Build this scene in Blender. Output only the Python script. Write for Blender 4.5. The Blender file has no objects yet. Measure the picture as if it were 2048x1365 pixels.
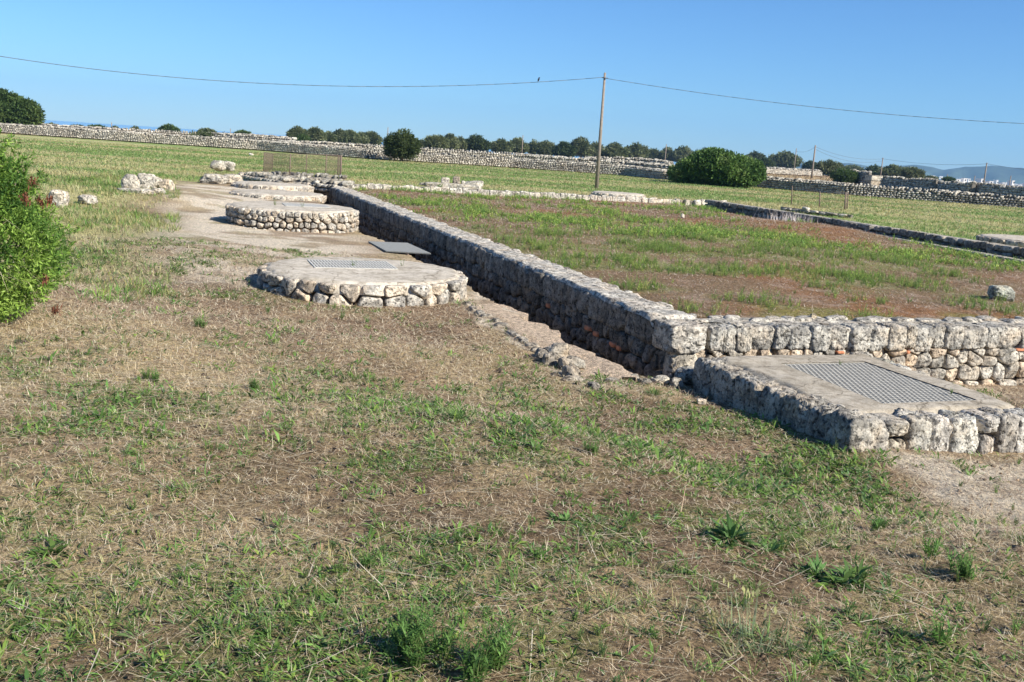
import bpy, math, random
import numpy as np
from mathutils import Matrix, Vector
RNG = np.random.default_rng(7)
random.seed(7)
sc = bpy.context.scene
COL = sc.collection

# ------------------------------------------------------------------ camera
F, H = 1925.0, 1.65
PITCH, ROLL = math.radians(11.34), math.radians(3.69)
cam_d = bpy.data.cameras.new('camera')
cam = bpy.data.objects.new('camera', cam_d); COL.objects.link(cam)
cam_d.sensor_width = 36.0; cam_d.lens = 36.0*F/2048.0
cam_d.clip_start = 0.05; cam_d.clip_end = 30000
MR = Matrix.Rotation(math.pi/2-PITCH, 3, 'X') @ Matrix.Rotation(ROLL, 3, 'Z')
cam.matrix_world = Matrix.Translation((0, 0, H)) @ MR.to_4x4()
sc.camera = cam
R3 = np.array(MR)

# ------------------------------------------------------------------ sky, sun, exposure
SUN_AZ, SUN_EL = math.radians(123), math.radians(33)      # azimuth clockwise from +Y (view direction)
w = bpy.data.worlds.new('World'); sc.world = w; w.use_nodes = True
nt = w.node_tree; nt.nodes.clear()
sky = nt.nodes.new('ShaderNodeTexSky'); sky.sky_type = 'NISHITA'; sky.sun_disc = False
sky.sun_elevation = SUN_EL; sky.sun_rotation = SUN_AZ
sky.air_density = 1.0; sky.dust_density = 0.0; sky.ozone_density = 5.0; sky.altitude = 0
bg = nt.nodes.new('ShaderNodeBackground'); bg.inputs[1].default_value = 0.058
wo = nt.nodes.new('ShaderNodeOutputWorld')
tint = nt.nodes.new('ShaderNodeMix'); tint.data_type = 'RGBA'; tint.blend_type = 'MULTIPLY'; tint.inputs[0].default_value = 1.0
tint.inputs[7].default_value = (.74, 1.08, 1.44, 1)          # clear, slightly deeper blue air
nt.links.new(sky.outputs[0], tint.inputs[6]); nt.links.new(tint.outputs[2], bg.inputs[0]); nt.links.new(bg.outputs[0], wo.inputs[0])
sd = bpy.data.lights.new('sun', 'SUN'); sd.energy = 5.0; sd.angle = math.radians(0.5); sd.color = (1.0, 0.95, 0.87)
so = bpy.data.objects.new('sun', sd); COL.objects.link(so)
sv = Vector((math.sin(SUN_AZ)*math.cos(SUN_EL), math.cos(SUN_AZ)*math.cos(SUN_EL), math.sin(SUN_EL)))
so.rotation_euler = sv.to_track_quat('Z', 'Y').to_euler(); so.location = (0, 0, 40)
sc.view_settings.view_transform = 'Standard'; sc.view_settings.look = 'None'
sc.view_settings.exposure = 0.80; sc.view_settings.gamma = 1.0
sc.render.engine = 'CYCLES'

# ------------------------------------------------------------------ helpers
def P(u, v, z=0.0):
    d = R3 @ np.array([(u-1024)/F, -(v-682.5)/F, -1.0]); t = (z-H)/d[2]
    return np.array([d[0]*t, d[1]*t, z])
def Pd(u, v, dist):                       # world point at horizontal distance dist on the line of sight
    d = R3 @ np.array([(u-1024)/F, -(v-682.5)/F, -1.0]); t = dist/math.hypot(d[0], d[1])
    return np.array([d[0]*t, d[1]*t, H+d[2]*t])
C0 = P(1345, 650, 0); A0 = P(630, 362, 0)
E1 = (A0-C0)/np.linalg.norm(A0-C0); E2 = np.array([E1[1], -E1[0], 0.0])
def W(u, w_, z=0.0):                      # precinct frame -> world
    return C0 + E2*u + E1*w_ + np.array([0, 0, z])
def UW(x, y):
    dx = x-C0[0]; dy = y-C0[1]
    return dx*E2[0]+dy*E2[1], dx*E1[0]+dy*E1[1]

def _h(ix, iy, iz, s):
    n = (ix.astype(np.int64)*374761393 + iy.astype(np.int64)*668265263 + iz.astype(np.int64)*2147483647 + s*1274126177) & 0xffffffff
    n = ((n ^ (n >> 13))*1274126177) & 0xffffffff
    n = ((n ^ (n >> 16))*2246822519) & 0xffffffff
    return ((n ^ (n >> 15)) & 0xffff)/32767.5-1.0
def vn(x, y, z=None, s=0):
    x = np.asarray(x, float); y = np.asarray(y, float); z = np.zeros_like(x) if z is None else np.asarray(z, float)
    ix, iy, iz = np.floor(x), np.floor(y), np.floor(z)
    fx, fy, fz = x-ix, y-iy, z-iz
    fx = fx*fx*(3-2*fx); fy = fy*fy*(3-2*fy); fz = fz*fz*(3-2*fz)
    r = 0
    for a in (0, 1):
        for b in (0, 1):
            for c in (0, 1):
                r = r + _h(ix+a, iy+b, iz+c, s)*(fx if a else 1-fx)*(fy if b else 1-fy)*(fz if c else 1-fz)
    return r
def fbm(x, y, z=None, o=4, s=0):
    r = 0; a = 1; t = 0
    for i in range(o):
        r = r+a*vn(x*2**i, y*2**i, None if z is None else z*2**i, s+i*17); t += a; a *= .5
    return r/t
def sm(a, b, x): t = np.clip((x-a)/(b-a), 0, 1); return t*t*(3-2*t)

class MB:
    def __init__(s): s.v = []; s.f3 = []; s.f4 = []; s.c = []; s.n = 0
    def add(s, v, f, col=(1, 1, 1)):
        v = np.asarray(v, float).reshape(-1, 3); f = np.asarray(f, np.int64)
        (s.f4 if f.shape[1] == 4 else s.f3).append(f+s.n); s.v.append(v)
        c = np.asarray(col, float)
        s.c.append(np.broadcast_to(c, (len(v), 3)) if c.ndim == 1 else c); s.n += len(v)
    def more(s, f, base):
        f = np.asarray(f, np.int64); (s.f4 if f.shape[1] == 4 else s.f3).append(f+base)
    def box(s, c, d, col=(1, 1, 1), rot=0.0, ax=None):
        q = np.array([[x, y, z] for x in (-1, 1) for y in (-1, 1) for z in (-1, 1)], float)*np.array(d)/2
        ca, sa = math.cos(rot), math.sin(rot)
        q = np.stack([q[:, 0]*ca-q[:, 1]*sa, q[:, 0]*sa+q[:, 1]*ca, q[:, 2]], 1)+np.array(c)
        s.add(q, [[0, 1, 3, 2], [4, 6, 7, 5], [0, 4, 5, 1], [2, 3, 7, 6], [0, 2, 6, 4], [1, 5, 7, 3]], col)
    def tube(s, a, b, r0, r1=None, n=8, col=(1, 1, 1)):
        r1 = r0 if r1 is None else r1
        a = np.array(a, float); b = np.array(b, float); d = b-a; d /= np.linalg.norm(d)+1e-9
        t = np.cross(d, [0, 0, 1.0]) if abs(d[2]) < .9 else np.cross(d, [1.0, 0, 0]); t /= np.linalg.norm(t); k = np.cross(d, t)
        an = np.arange(n)*2*math.pi/n; ring = np.outer(np.cos(an), t)+np.outer(np.sin(an), k)
        v = np.vstack([a+ring*r0, b+ring*r1, [a], [b]]); i = np.arange(n); j = (i+1) % n
        base = s.n
        s.add(v, np.stack([i, j, j+n, i+n], 1), col)
        s.more(np.vstack([np.stack([j, i, np.full(n, 2*n)], 1), np.stack([i+n, j+n, np.full(n, 2*n+1)], 1)]), base)
    def build(s, name, mat, parent=None, smooth=True, loc=None):
        v = np.vstack(s.v); c = np.vstack(s.c)
        if loc is not None: v = v-np.asarray(loc, float)
        me = bpy.data.meshes.new(name); me.vertices.add(len(v)); me.vertices.foreach_set('co', v.astype(np.float32).ravel())
        f3 = np.vstack(s.f3) if s.f3 else np.zeros((0, 3), int); f4 = np.vstack(s.f4) if s.f4 else np.zeros((0, 4), int)
        me.loops.add(len(f3)*3+len(f4)*4); me.loops.foreach_set('vertex_index', np.concatenate([f3.ravel(), f4.ravel()]).astype(np.int32))
        me.polygons.add(len(f3)+len(f4))
        st = np.concatenate([np.arange(len(f3))*3, len(f3)*3+np.arange(len(f4))*4]).astype(np.int32)
        me.polygons.foreach_set('loop_start', st)
        me.polygons.foreach_set('use_smooth', np.full(len(st), smooth))
        me.update(calc_edges=True)
        at = me.color_attributes.new('Col', 'FLOAT_COLOR', 'POINT')
        at.data.foreach_set('color', np.hstack([c, np.ones((len(c), 1))]).astype(np.float32).ravel())
        me.materials.append(mat)
        o = bpy.data.objects.new(name, me); COL.objects.link(o)
        if parent is not None: o.parent = parent
        elif loc is not None: o.location = loc
        return o
def tag(o, label=None, cat=None, group=None, kind=None):
    if label: o['label'] = label
    if cat: o['category'] = cat
    if group: o['group'] = group
    if kind: o['kind'] = kind
    return o
def thing(name, loc, label, cat, group=None, rz=0.0):
    o = bpy.data.objects.new(name, None); COL.objects.link(o); o.location = loc; o.rotation_euler = (0, 0, rz)
    o.empty_display_size = .1
    return tag(o, label, cat, group)
def copy_tree(o, parent=None):
    c = o.copy(); COL.objects.link(c)
    if parent is not None: c.parent = parent
    for ch in list(o.children): copy_tree(ch, c)
    return c

# ------------------------------------------------------------------ materials
def mat_new(name):
    m = bpy.data.materials.new(name); m.use_nodes = True; n = m.node_tree; n.nodes.clear()
    o = n.nodes.new('ShaderNodeOutputMaterial'); b = n.nodes.new('ShaderNodeBsdfPrincipled'); n.links.new(b.outputs[0], o.inputs[0])
    b.inputs['Roughness'].default_value = .9; b.inputs['Specular IOR Level'].default_value = .25
    return m, n, b, o
def N(n, t, **k):
    x = n.nodes.new(t)
    for a, v in k.items():
        if a in x.inputs: x.inputs[a].default_value = v
        else: setattr(x, a, v)
    return x
def ramp(n, src, pts):
    r = n.nodes.new('ShaderNodeValToRGB'); e = r.color_ramp.elements
    while len(e) < len(pts): e.new(.5)
    for i, (p, c) in enumerate(pts): e[i].position = p; e[i].color = (*c, 1) if len(c) == 3 else c
    n.links.new(src, r.inputs[0]); return r.outputs[0]
def mixc(n, a, b, f, mode='MIX'):
    m = n.nodes.new('ShaderNodeMix'); m.data_type = 'RGBA'; m.blend_type = mode
    for s, v in ((6, a), (7, b), (0, f)):
        if hasattr(v, 'links') or hasattr(v, 'is_linked'): n.links.new(v, m.inputs[s])
        else: m.inputs[s].default_value = v if s == 0 else (*v, 1)
    return m.outputs[2]
def stone_mat(name, sc_=1.0, lichen=.5, warm=.4, bumpd=.045):
    m, n, b, o = mat_new(name)
    g = N(n, 'ShaderNodeNewGeometry'); at = N(n, 'ShaderNodeVertexColor', layer_name='Col')
    def noise(s, d=6, r=.6):
        x = N(n, 'ShaderNodeTexNoise', Scale=s*sc_, Detail=d, Roughness=r); n.links.new(g.outputs['Position'], x.inputs['Vector']); return x.outputs[0]
    n1 = noise(3.0); n2 = noise(14, 8, .7); n3 = noise(45, 8, .75); n4 = noise(7.5, 8, .75)
    base = ramp(n, n2, [(.3, (.42, .385, .32)), (.5, (.60, .56, .485)), (.72, (.74, .70, .61))])
    wm = ramp(n, n1, [(.45, (0, 0, 0)), (.68, (warm, warm, warm))])
    c1 = mixc(n, base, (.60, .44, .28), wm)
    lm = ramp(n, n4, [(.46, (0, 0, 0)), (.56, (lichen, lichen, lichen))])
    c2 = mixc(n, c1, (.15, .147, .14), lm)
    pit = ramp(n, n3, [(.36, (.12, .12, .12)), (.50, (1, 1, 1))])
    n5 = noise(23, 4, .55); pit2 = ramp(n, n5, [(.36, (.10, .10, .10)), (.44, (1, 1, 1))])
    c3 = mixc(n, mixc(n, c2, pit, .75, 'MULTIPLY'), pit2, .72, 'MULTIPLY')
    c4 = mixc(n, c3, at.outputs[0], 1.0, 'MULTIPLY')
    n.links.new(c4, b.inputs['Base Color'])
    v = N(n, 'ShaderNodeTexVoronoi', Scale=38*sc_); n.links.new(g.outputs['Position'], v.inputs['Vector'])
    vr = ramp(n, v.outputs[0], [(.05, (0, 0, 0)), (.4, (1, 1, 1))])
    hm = mixc(n, mixc(n, mixc(n, n3, vr, .35), n2, .45), pit2, .35)
    bp = N(n, 'ShaderNodeBump', Strength=.9, Distance=bumpd); n.links.new(hm, bp.inputs['Height']); n.links.new(bp.outputs[0], b.inputs['Normal'])
    b.inputs['Roughness'].default_value = .95; b.inputs['Specular IOR Level'].default_value = .1
    return m
M_STONE = stone_mat('limestone', 1.0, .68, .5)
M_STONEF = stone_mat('far_limestone', .35, .45, .25, .06)
M_CORE = stone_mat('wall_core', 1.0, .5, .6)
def concrete_mat():
    m, n, b, o = mat_new('mortar')
    g = N(n, 'ShaderNodeNewGeometry'); at = N(n, 'ShaderNodeVertexColor', layer_name='Col')
    a = N(n, 'ShaderNodeTexNoise', Scale=2.2, Detail=8, Roughness=.65); c = N(n, 'ShaderNodeTexNoise', Scale=70, Detail=6, Roughness=.7)
    for x in (a, c): n.links.new(g.outputs['Position'], x.inputs['Vector'])
    c1 = ramp(n, a.outputs[0], [(.3, (.42, .38, .31)), (.5, (.58, .53, .45)), (.7, (.66, .61, .53))])
    c2 = mixc(n, c1, ramp(n, c.outputs[0], [(.32, (.45, .45, .45)), (.5, (1, 1, 1))]), .8, 'MULTIPLY')
    n.links.new(mixc(n, c2, at.outputs[0], 1.0, 'MULTIPLY'), b.inputs['Base Color'])
    dm = N(n, 'ShaderNodeTexNoise', Scale=3.0, Detail=5, Roughness=.6); n.links.new(g.outputs['Position'], dm.inputs['Vector'])
    dv = mixc(n, g.outputs['Position'], dm.outputs['Color'], .22); vo = N(n, 'ShaderNodeTexVoronoi', Scale=2.1, feature='DISTANCE_TO_EDGE'); n.links.new(dv, vo.inputs['Vector'])
    c2 = mixc(n, c2, ramp(n, vo.outputs[0], [(.004, (.35, .33, .3)), (.016, (1, 1, 1))]), .75, 'MULTIPLY')
    st = N(n, 'ShaderNodeTexNoise', Scale=9, Detail=7, Roughness=.75); n.links.new(g.outputs['Position'], st.inputs['Vector'])
    c2 = mixc(n, c2, ramp(n, st.outputs[0], [(.38, (.55, .52, .48)), (.55, (1, 1, 1))]), .8, 'MULTIPLY')
    n.links.new(mixc(n, c2, at.outputs[0], 1.0, 'MULTIPLY'), b.inputs['Base Color'])
    bp = N(n, 'ShaderNodeBump', Strength=.7, Distance=.008); n.links.new(c.outputs[0], bp.inputs['Height']); n.links.new(bp.outputs[0], b.inputs['Normal'])
    return m
M_MORT = concrete_mat()
def ground_mat():
    m, n, b, o = mat_new('soil')
    g = N(n, 'ShaderNodeNewGeometry'); at = N(n, 'ShaderNodeVertexColor', layer_name='Col')
    f = N(n, 'ShaderNodeTexNoise', Scale=26, Detail=9, Roughness=.75); h = N(n, 'ShaderNodeTexNoise', Scale=80, Detail=5, Roughness=.8)
    for x in (f, h): n.links.new(g.outputs['Position'], x.inputs['Vector'])
    k = ramp(n, f.outputs[0], [(.34, (.30, .27, .25)), (.5, (1, 1, 1)), (.66, (1.55, 1.5, 1.4))])
    k2 = ramp(n, h.outputs[0], [(.34, (.35, .33, .31)), (.5, (1, 1, 1)), (.64, (2.0, 1.9, 1.7))])
    c = mixc(n, mixc(n, at.outputs[0], k, 1.0, 'MULTIPLY'), k2, .8, 'MULTIPLY')
    n.links.new(c, b.inputs['Base Color']); b.inputs['Specular IOR Level'].default_value = .05
    mh = mixc(n, f.outputs[0], h.outputs[0], .4)
    bp = N(n, 'ShaderNodeBump', Strength=1.0, Distance=.05); n.links.new(mh, bp.inputs['Height']); n.links.new(bp.outputs[0], b.inputs['Normal'])
    return m
M_SOIL = ground_mat()
def leaf_mat(name, trans=.35, rough=.6):
    m, n, b, o = mat_new(name); at = N(n, 'ShaderNodeVertexColor', layer_name='Col')
    n.links.new(at.outputs[0], b.inputs['Base Color']); b.inputs['Roughness'].default_value = rough; b.inputs['Specular IOR Level'].default_value = .2
    t = N(n, 'ShaderNodeBsdfTranslucent'); n.links.new(at.outputs[0], t.inputs[0])
    mx = N(n, 'ShaderNodeMixShader'); mx.inputs[0].default_value = trans
    n.links.new(b.outputs[0], mx.inputs[1]); n.links.new(t.outputs[0], mx.inputs[2]); n.links.new(mx.outputs[0], o.inputs[0])
    return m
M_LEAF = leaf_mat('leaves'); M_STRAW = leaf_mat('straw', .15, .8)
def plain(name, col, rough=.6, metal=0.0, ns=30, var=.25):
    m, n, b, o = mat_new(name); g = N(n, 'ShaderNodeNewGeometry')
    x = N(n, 'ShaderNodeTexNoise', Scale=ns, Detail=6, Roughness=.7); n.links.new(g.outputs['Position'], x.inputs['Vector'])
    lo = tuple(c*(1-var) for c in col); hi = tuple(min(1, c*(1+var)) for c in col)
    n.links.new(ramp(n, x.outputs[0], [(.3, lo), (.7, hi)]), b.inputs['Base Color'])
    b.inputs['Roughness'].default_value = rough; b.inputs['Metallic'].default_value = metal
    return m
M_GALV = plain('galvanised_metal', (.27, .27, .24), .85, 0)
M_GRATEL = plain('pale_grating', (.50, .48, .42), .85, 0)
M_GRATE = plain('grating_metal', (.44, .41, .34), .85, 0)
M_RUST = plain('rusty_iron', (.17, .125, .095), .85)
M_WOODP = plain('weathered_wood', (.24, .20, .16), .85, 0, 9)
M_WIRE = plain('cable', (.10, .11, .13), .6)
M_WHITE = plain('white_render', (.80, .77, .71), .9, 0, .4, .08)
M_PIT = plain('pit_earth', (.05, .042, .035), .95)
M_BRICK = plain('terracotta', (.50, .20, .10), .9)
M_BARK = plain('bark', (.16, .13, .10), .95, 0, 8)
M_BIRD = plain('black_feathers', (.02, .02, .025), .6)

# ------------------------------------------------------------------ terrain
CT = [(0, 0, 0), (-3, 1, 0), (3, 1, 0), (0, 3, 0), (-3, 4, 0), (3, 3.6, -.04), (0, 5.5, -.10), (-3.8, 7.7, -.02), (-6, 9, 0), (-1.5, 8.5, -.24),
      (.5, 8.4, -.42), (-.8, 10.5, -.38), (1.3, 8.2, -.47), (1.9, 7.0, -.43), (2.6, 6.6, -.42), (2.2, 9.0, -.55), (4.3, 7.2, -.52), (5.2, 9.0, -.68), (6.1, 11, -.72), (9, 11, -.72), (8, 7, -.5), (6, 4, -.1),
      (11, 13, -.72), (-2, 11.2, -.37), (-.6, 13, -.38), (-4.2, 12.5, -.33), (-2, 16.5, -.36), (-4, 19, -.34), (-3.6, 21, -.36), (-6.8, 22, -.30), (-6, 28, -.22), (-6, 15, -.2),
      (-9, 16, -.05), (-10, 25, -.05), (-8, 33, -.12), (-15, 30, 0), (-20, 12, 0), (0, -10, 0), (-20, -5, 0), (20, -5, 0), (25, 10, -.3), (0, 60, 0), (-40, 60, 0), (40, 60, 0), (40, 30, 0), (0, 42, 0), (15, 42, 0), (20, 22, 0), (30, 20, 0)]
CT = np.array(CT, float)
def ground_z(x, y, detail=True):
    x = np.asarray(x, float); y = np.asarray(y, float); shp = x.shape; x = x.ravel(); y = y.ravel()
    num = np.zeros_like(x); den = np.zeros_like(x)
    for cx, cy, cz in CT:
        wt = 1/((x-cx)**2+(y-cy)**2+.35)**1.7; num += wt*cz; den += wt
    z = num/den
    r = np.hypot(x, y)
    u, w_ = UW(x, y)
    tw = .72+.07*vn(w_*1.6, w_*0, None, 3)+.05*vn(w_*5, w_*0, None, 4)+.25*sm(9, 13, w_)
    tr = (u > -tw) & (u < .2) & (w_ > -.28+.05*vn(u*6, u*0)) & (w_ < 24.6)
    uo = 13.3+(w_-8)*.06
    pl = (u > .2) & (w_ > .2) & (u < uo) & (w_ < 24.5)
    zp = -.03+.03*fbm(x*.5, y*.5, None, 3, 11)+.20*np.exp(-(((u-11.2)/2.0)**2+((w_-13.0)/2.6)**2))+.10*np.exp(-(((u-6)/3)**2+((w_-8)/3)**2))-.05*sm(1.5, .2, np.minimum(u, w_))-.13*sm(uo-1.8, uo-.7, u)
    z = np.where(pl, zp, z)
    z = np.where(tr, -1.15, z)
    if detail:
        z = z+.012*fbm(x*3.1, y*3.1, None, 4, 5)*sm(60, 20, r)+.016*fbm(x*11, y*11, None, 2, 9)*sm(16, 7, r)
    z = z+.05*fbm(x*.15, y*.15, None, 3, 6)*sm(14, 30, r)*sm(60, 50, r)*0.5
    side = sm(-.25, .55, np.arctan2(x, y+1e-6))
    z = z-(14-5.5*side)*sm(240, 900, r)
    return z.reshape(shp)

def pal(*c): return np.array(c, float)
SOIL = pal(.28, .195, .125); DARKS = pal(.15, .10, .065); STRAWC = pal(.60, .48, .27); GREENC = pal(.16, .24, .06); CRUST = pal(.62, .55, .44); RED = pal(.26, .14, .072); MULCH = pal(.215, .152, .092)
def mix3(a, b, t): return a*(1-t[:, None])+b*t[:, None]
def green_mask(x, y):                      # where low weeds grow (0..1)
    r = np.hypot(x, y)
    g = fbm(x*1.3, y*1.3, None, 4, 21)+.35*fbm(x*.35, y*.35, None, 2, 22)
    g = .17+.83*sm(-.04, .32, g+.45*fbm(x*4.2, y*4.2, None, 3, 24)-.06)
    g = g*(1-.6*np.exp(-(((x+3.2)/2.0)**2+((y-9.5)/2.5)**2)))
    # green tongue of the foreground; bare strip along the ditch and the platforms
    u, w_ = UW(x, y)
    bare = np.exp(-((u+1.7)/1.4)**2)*sm(-4, 2, w_)*sm(25, 16, w_)
    bare = np.maximum(bare, sm(-.4, .5, u-.3*(w_+3.2))*sm(1.5, -.6, w_)*sm(-5.8, -4.6, w_))
    bare = np.maximum(bare, np.exp(-(((x+1.2)/2.2)**2+((y-8.7)/1.3)**2)))
    return np.clip(g*(1-.85*bare), 0, 1)
def straw_mask(x, y):
    s = sm(-.1, .45, fbm(x*.9+5, y*.9, None, 3, 31))
    left = 1.1*np.exp(-(((x+3.1)/1.9)**2+((y-6.9)/1.6)**2))+.8*np.exp(-(((x+1.9)/.9)**2+((y-3.6)/1.0)**2))
    return np.clip(s*.55+left, 0, 1)
def ground_col(x, y):
    r = np.hypot(x, y); u, w_ = UW(x, y)
    n1 = sm(-.4, .4, fbm(x*2.2, y*2.2, None, 4, 41)); n2 = sm(-.3, .5, fbm(x*.7, y*.7, None, 3, 42))
    c = mix3(SOIL[None], DARKS[None], n1*.8)
    c = mix3(c, STRAWC[None]*.85, straw_mask(x, y)*.8)
    c = mix3(c, GREENC[None], green_mask(x, y)*.35)
    # pale crust of rock and mortar along the platforms and at lower right
    cr = 1.3*np.exp(-((u+3.1)/1.75)**2)*sm(3.6, 4.8, w_)*sm(26, 22, w_)
    cr = np.maximum(cr, sm(-1.42, -1.28, u+.1*vn(w_*2, w_*0, None, 2))*sm(-.6, -.72, u)*sm(-.95, -.4, w_)*sm(8, 5, w_))
    cr = np.maximum(cr, 1.1*sm(-.1, .6, u-.35*(w_+3.2)+.3*vn(x*2, y*2))*sm(-2.6, -3.1, w_)*sm(-5.2, -4.5, w_))
    cr = np.maximum(cr, .6*sm(2.0, 2.4, u)*sm(.3, -.3, w_)*sm(-2.5, -1.5, w_))
    cr = np.clip(cr*(.25+.95*sm(-.3, .15, fbm(x*1.3, y*1.9, None, 4, 43))), 0, 1)
    c = mix3(c, CRUST[None], np.clip(cr, 0, 1)*.85)
    # plateau
    pl = (u > .1) & (w_ > .1) & (u < 14.2) & (w_ < 24.6)
    cp = mix3(MULCH[None], RED[None], sm(-.1, .5, fbm(x*.45, y*.45, None, 3, 51)+.9*np.exp(-(((u-10.5)/3)**2+((w_-13)/4)**2))))
    cp = mix3(cp, np.array([[.40, .31, .24]]), sm(.1, .5, fbm(x*3, y*3, None, 3, 52))*.5)
    cp = mix3(cp, GREENC[None]*1.1, plateau_mask(x, y)*.45)
    c = np.where(pl[:, None], cp, c)
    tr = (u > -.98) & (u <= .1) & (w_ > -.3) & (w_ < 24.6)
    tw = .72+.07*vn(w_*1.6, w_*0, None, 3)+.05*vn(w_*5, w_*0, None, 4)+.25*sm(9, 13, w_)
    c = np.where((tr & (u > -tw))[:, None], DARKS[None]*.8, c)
    # mown field
    out = np.maximum(np.maximum(sm(-4.6, -6.6, u+.5*vn(w_*.6, w_*0, None, 3))*sm(2.0, 6, w_), sm(24.6, 25.5, w_)), sm(14.0, 14.4, u)*sm(-6, 0, w_))
    fx = x*.06+y*.02; fy = y*.30
    band = fbm(fx, fy, None, 4, 61); fg = sm(-.25, .30, band+.25*fbm(x*.5, y*.5, None, 3, 62))
    FG = mix3(np.array([[.38, .36, .17]]), np.array([[.19, .27, .08]]), fg)
    FG = mix3(FG, np.array([[.40, .25, .14]]), sm(.25, .6, fbm(x*.12+9, y*.35, None, 3, 63))*.45)
    FG = mix3(FG, np.array([[.48, .41, .25]]), sm(.1, .5, vn(x*2, y*6, None, 64))*.35)
    c = mix3(c, FG, out)
    far = sm(100, 112, r+6*vn(x*.05, y*.05))
    FR = mix3(np.array([[.32, .22, .13]]), np.array([[.20, .20, .10]]), sm(-.2, .4, fbm(x*.02, y*.02, None, 3, 65)))
    c = mix3(c, FR, far)
    return c
def plateau_mask(x, y):
    u, w_ = UW(x, y)
    m = sm(-.22, .25, fbm(x*.8, y*.8, None, 4, 71)+.25*fbm(x*.22, y*.22, None, 2, 72)+.05)
    bare = np.exp(-(((u-11)/2.4)**2+((w_-12.0)/4.5)**2))+.8*np.exp(-(((u-8)/2.5)**2+((w_-2.5)/2.)**2))
    bare = np.clip(bare, 0, 1)
    stripe = .3*np.exp(-((w_-9.5)/1.6)**2)*sm(9.5, 6, u)
    return np.clip((m+stripe)*(1-bare)*sm(.3, .9, u)*sm(.3, .8, w_), 0, 1)

def make_ground():
    fine = np.radians(np.arange(-37, 37.01, .115)); out = np.radians(np.arange(37+2.5, 323, 2.5))
    th = np.concatenate([fine, out]); nt_ = len(th)
    rr = np.concatenate([np.exp(np.arange(math.log(1.3), math.log(130), .0078)), np.exp(np.linspace(math.log(132), math.log(3000), 40))])
    rr = np.concatenate([[.35, .8], rr])
    X = np.outer(rr, np.sin(th)); Y = np.outer(rr, np.cos(th)); x = X.ravel(); y = Y.ravel()
    z = ground_z(x, y)
    nr = len(rr); i = np.arange(nr-1)[:, None]*nt_; j = np.arange(nt_)[None]; j2 = (j+1) % nt_
    f = np.stack([i+j, i+j2, i+nt_+j2, i+nt_+j], -1).reshape(-1, 4)[:, ::-1]
    mb = MB(); mb.add(np.stack([x, y, z], 1), f, ground_col(x, y))
    b = mb.n; mb.add([[0, 0, 0]], np.zeros((0, 3), int), ground_col(np.array([0.]), np.array([0.])))
    jj = np.arange(nt_); mb.more(np.stack([(jj+1) % nt_, jj, np.full(nt_, b)], 1), 0)
    o = mb.build('ground', M_SOIL); o['kind'] = 'structure'
make_ground()
mb = MB(); an = np.linspace(0, 2*math.pi, 97)[:-1]
rad = np.array([300, 1500, 4700.]); v = [[r*math.sin(a), r*math.cos(a), -9.2] for r in rad for a in an]
f = [[k*96+i, k*96+(i+1) % 96, (k+1)*96+(i+1) % 96, (k+1)*96+i][::-1] for k in range(2) for i in range(96)]
mb.add(v, f); M_SEA, sn, sb, _ = mat_new('sea_water'); sb.inputs['Base Color'].default_value = (.22, .42, .56, 1); sb.inputs['Roughness'].default_value = .35; sb.inputs['Specular IOR Level'].default_value = .8
wv = N(sn, 'ShaderNodeTexNoise', Scale=.05, Detail=6); gg = N(sn, 'ShaderNodeNewGeometry'); sn.links.new(gg.outputs['Position'], wv.inputs['Vector'])
bp = N(sn, 'ShaderNodeBump', Strength=.05, Distance=.3); sn.links.new(wv.outputs[0], bp.inputs['Height']); sn.links.new(bp.outputs[0], sb.inputs['Normal'])
mb.build('sea', M_SEA)['kind'] = 'structure'

# hills across the bay
def ridge(prof, dist, name, seed):
    prof = np.array(prof, float); xs = np.linspace(prof[0, 0], prof[-1, 0], 220); ys = np.interp(xs, prof[:, 0], prof[:, 1])
    ys = ys-1.0*fbm(xs*.05, xs*0, None, 4, seed)
    mb = MB(); rows = 14; V = []
    for k in range(rows):
        t = k/(rows-1)
        for i, (xx, yy) in enumerate(zip(xs, ys)):
            p = Pd(xx, yy, dist); top = p[2]+9.5; q = p.copy(); s = dist+(1-t)*-420*(1+.4*vn(np.array([xx*.03]), np.array([t*3.]))[0])
            sc2 = s/dist; q[0] *= sc2; q[1] *= sc2
            q[2] = -9.5+top*sm(0, 1, np.array([t]))[0]*(1+.12*vn(np.array([xx*.06]), np.array([t*5.]), None, seed)[0]*(1-t))
            V.append(q)
    for xx, yy in zip(xs, ys):
        p = Pd(xx, yy, dist)*1.15; p[2] = -12; V.append(p)
    n = len(xs); i = np.arange(rows)[:, None]*n; j = np.arange(n-1)[None]
    mb.add(V, np.stack([i+j, i+j+1, i+n+j+1, i+n+j], -1).reshape(-1, 4))
    return mb.build(name, M_HILL)
M_HILL = plain('hill_scrub', (.07, .10, .07), .95, 0, .01, .4)
ridge([(1560, 334), (1580, 322), (1600, 320), (1618, 327), (1640, 324), (1670, 326), (1700, 327), (1720, 329), (1745, 334), (1790, 333), (1830, 330), (1862, 334), (1888, 340), (1905, 338), (1930, 334), (1962, 334), (1985, 332), (2020, 335), (2060, 338), (2130, 336), (2250, 342), (2400, 352)], 3600, 'hills', 5)['kind'] = 'structure'

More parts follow.
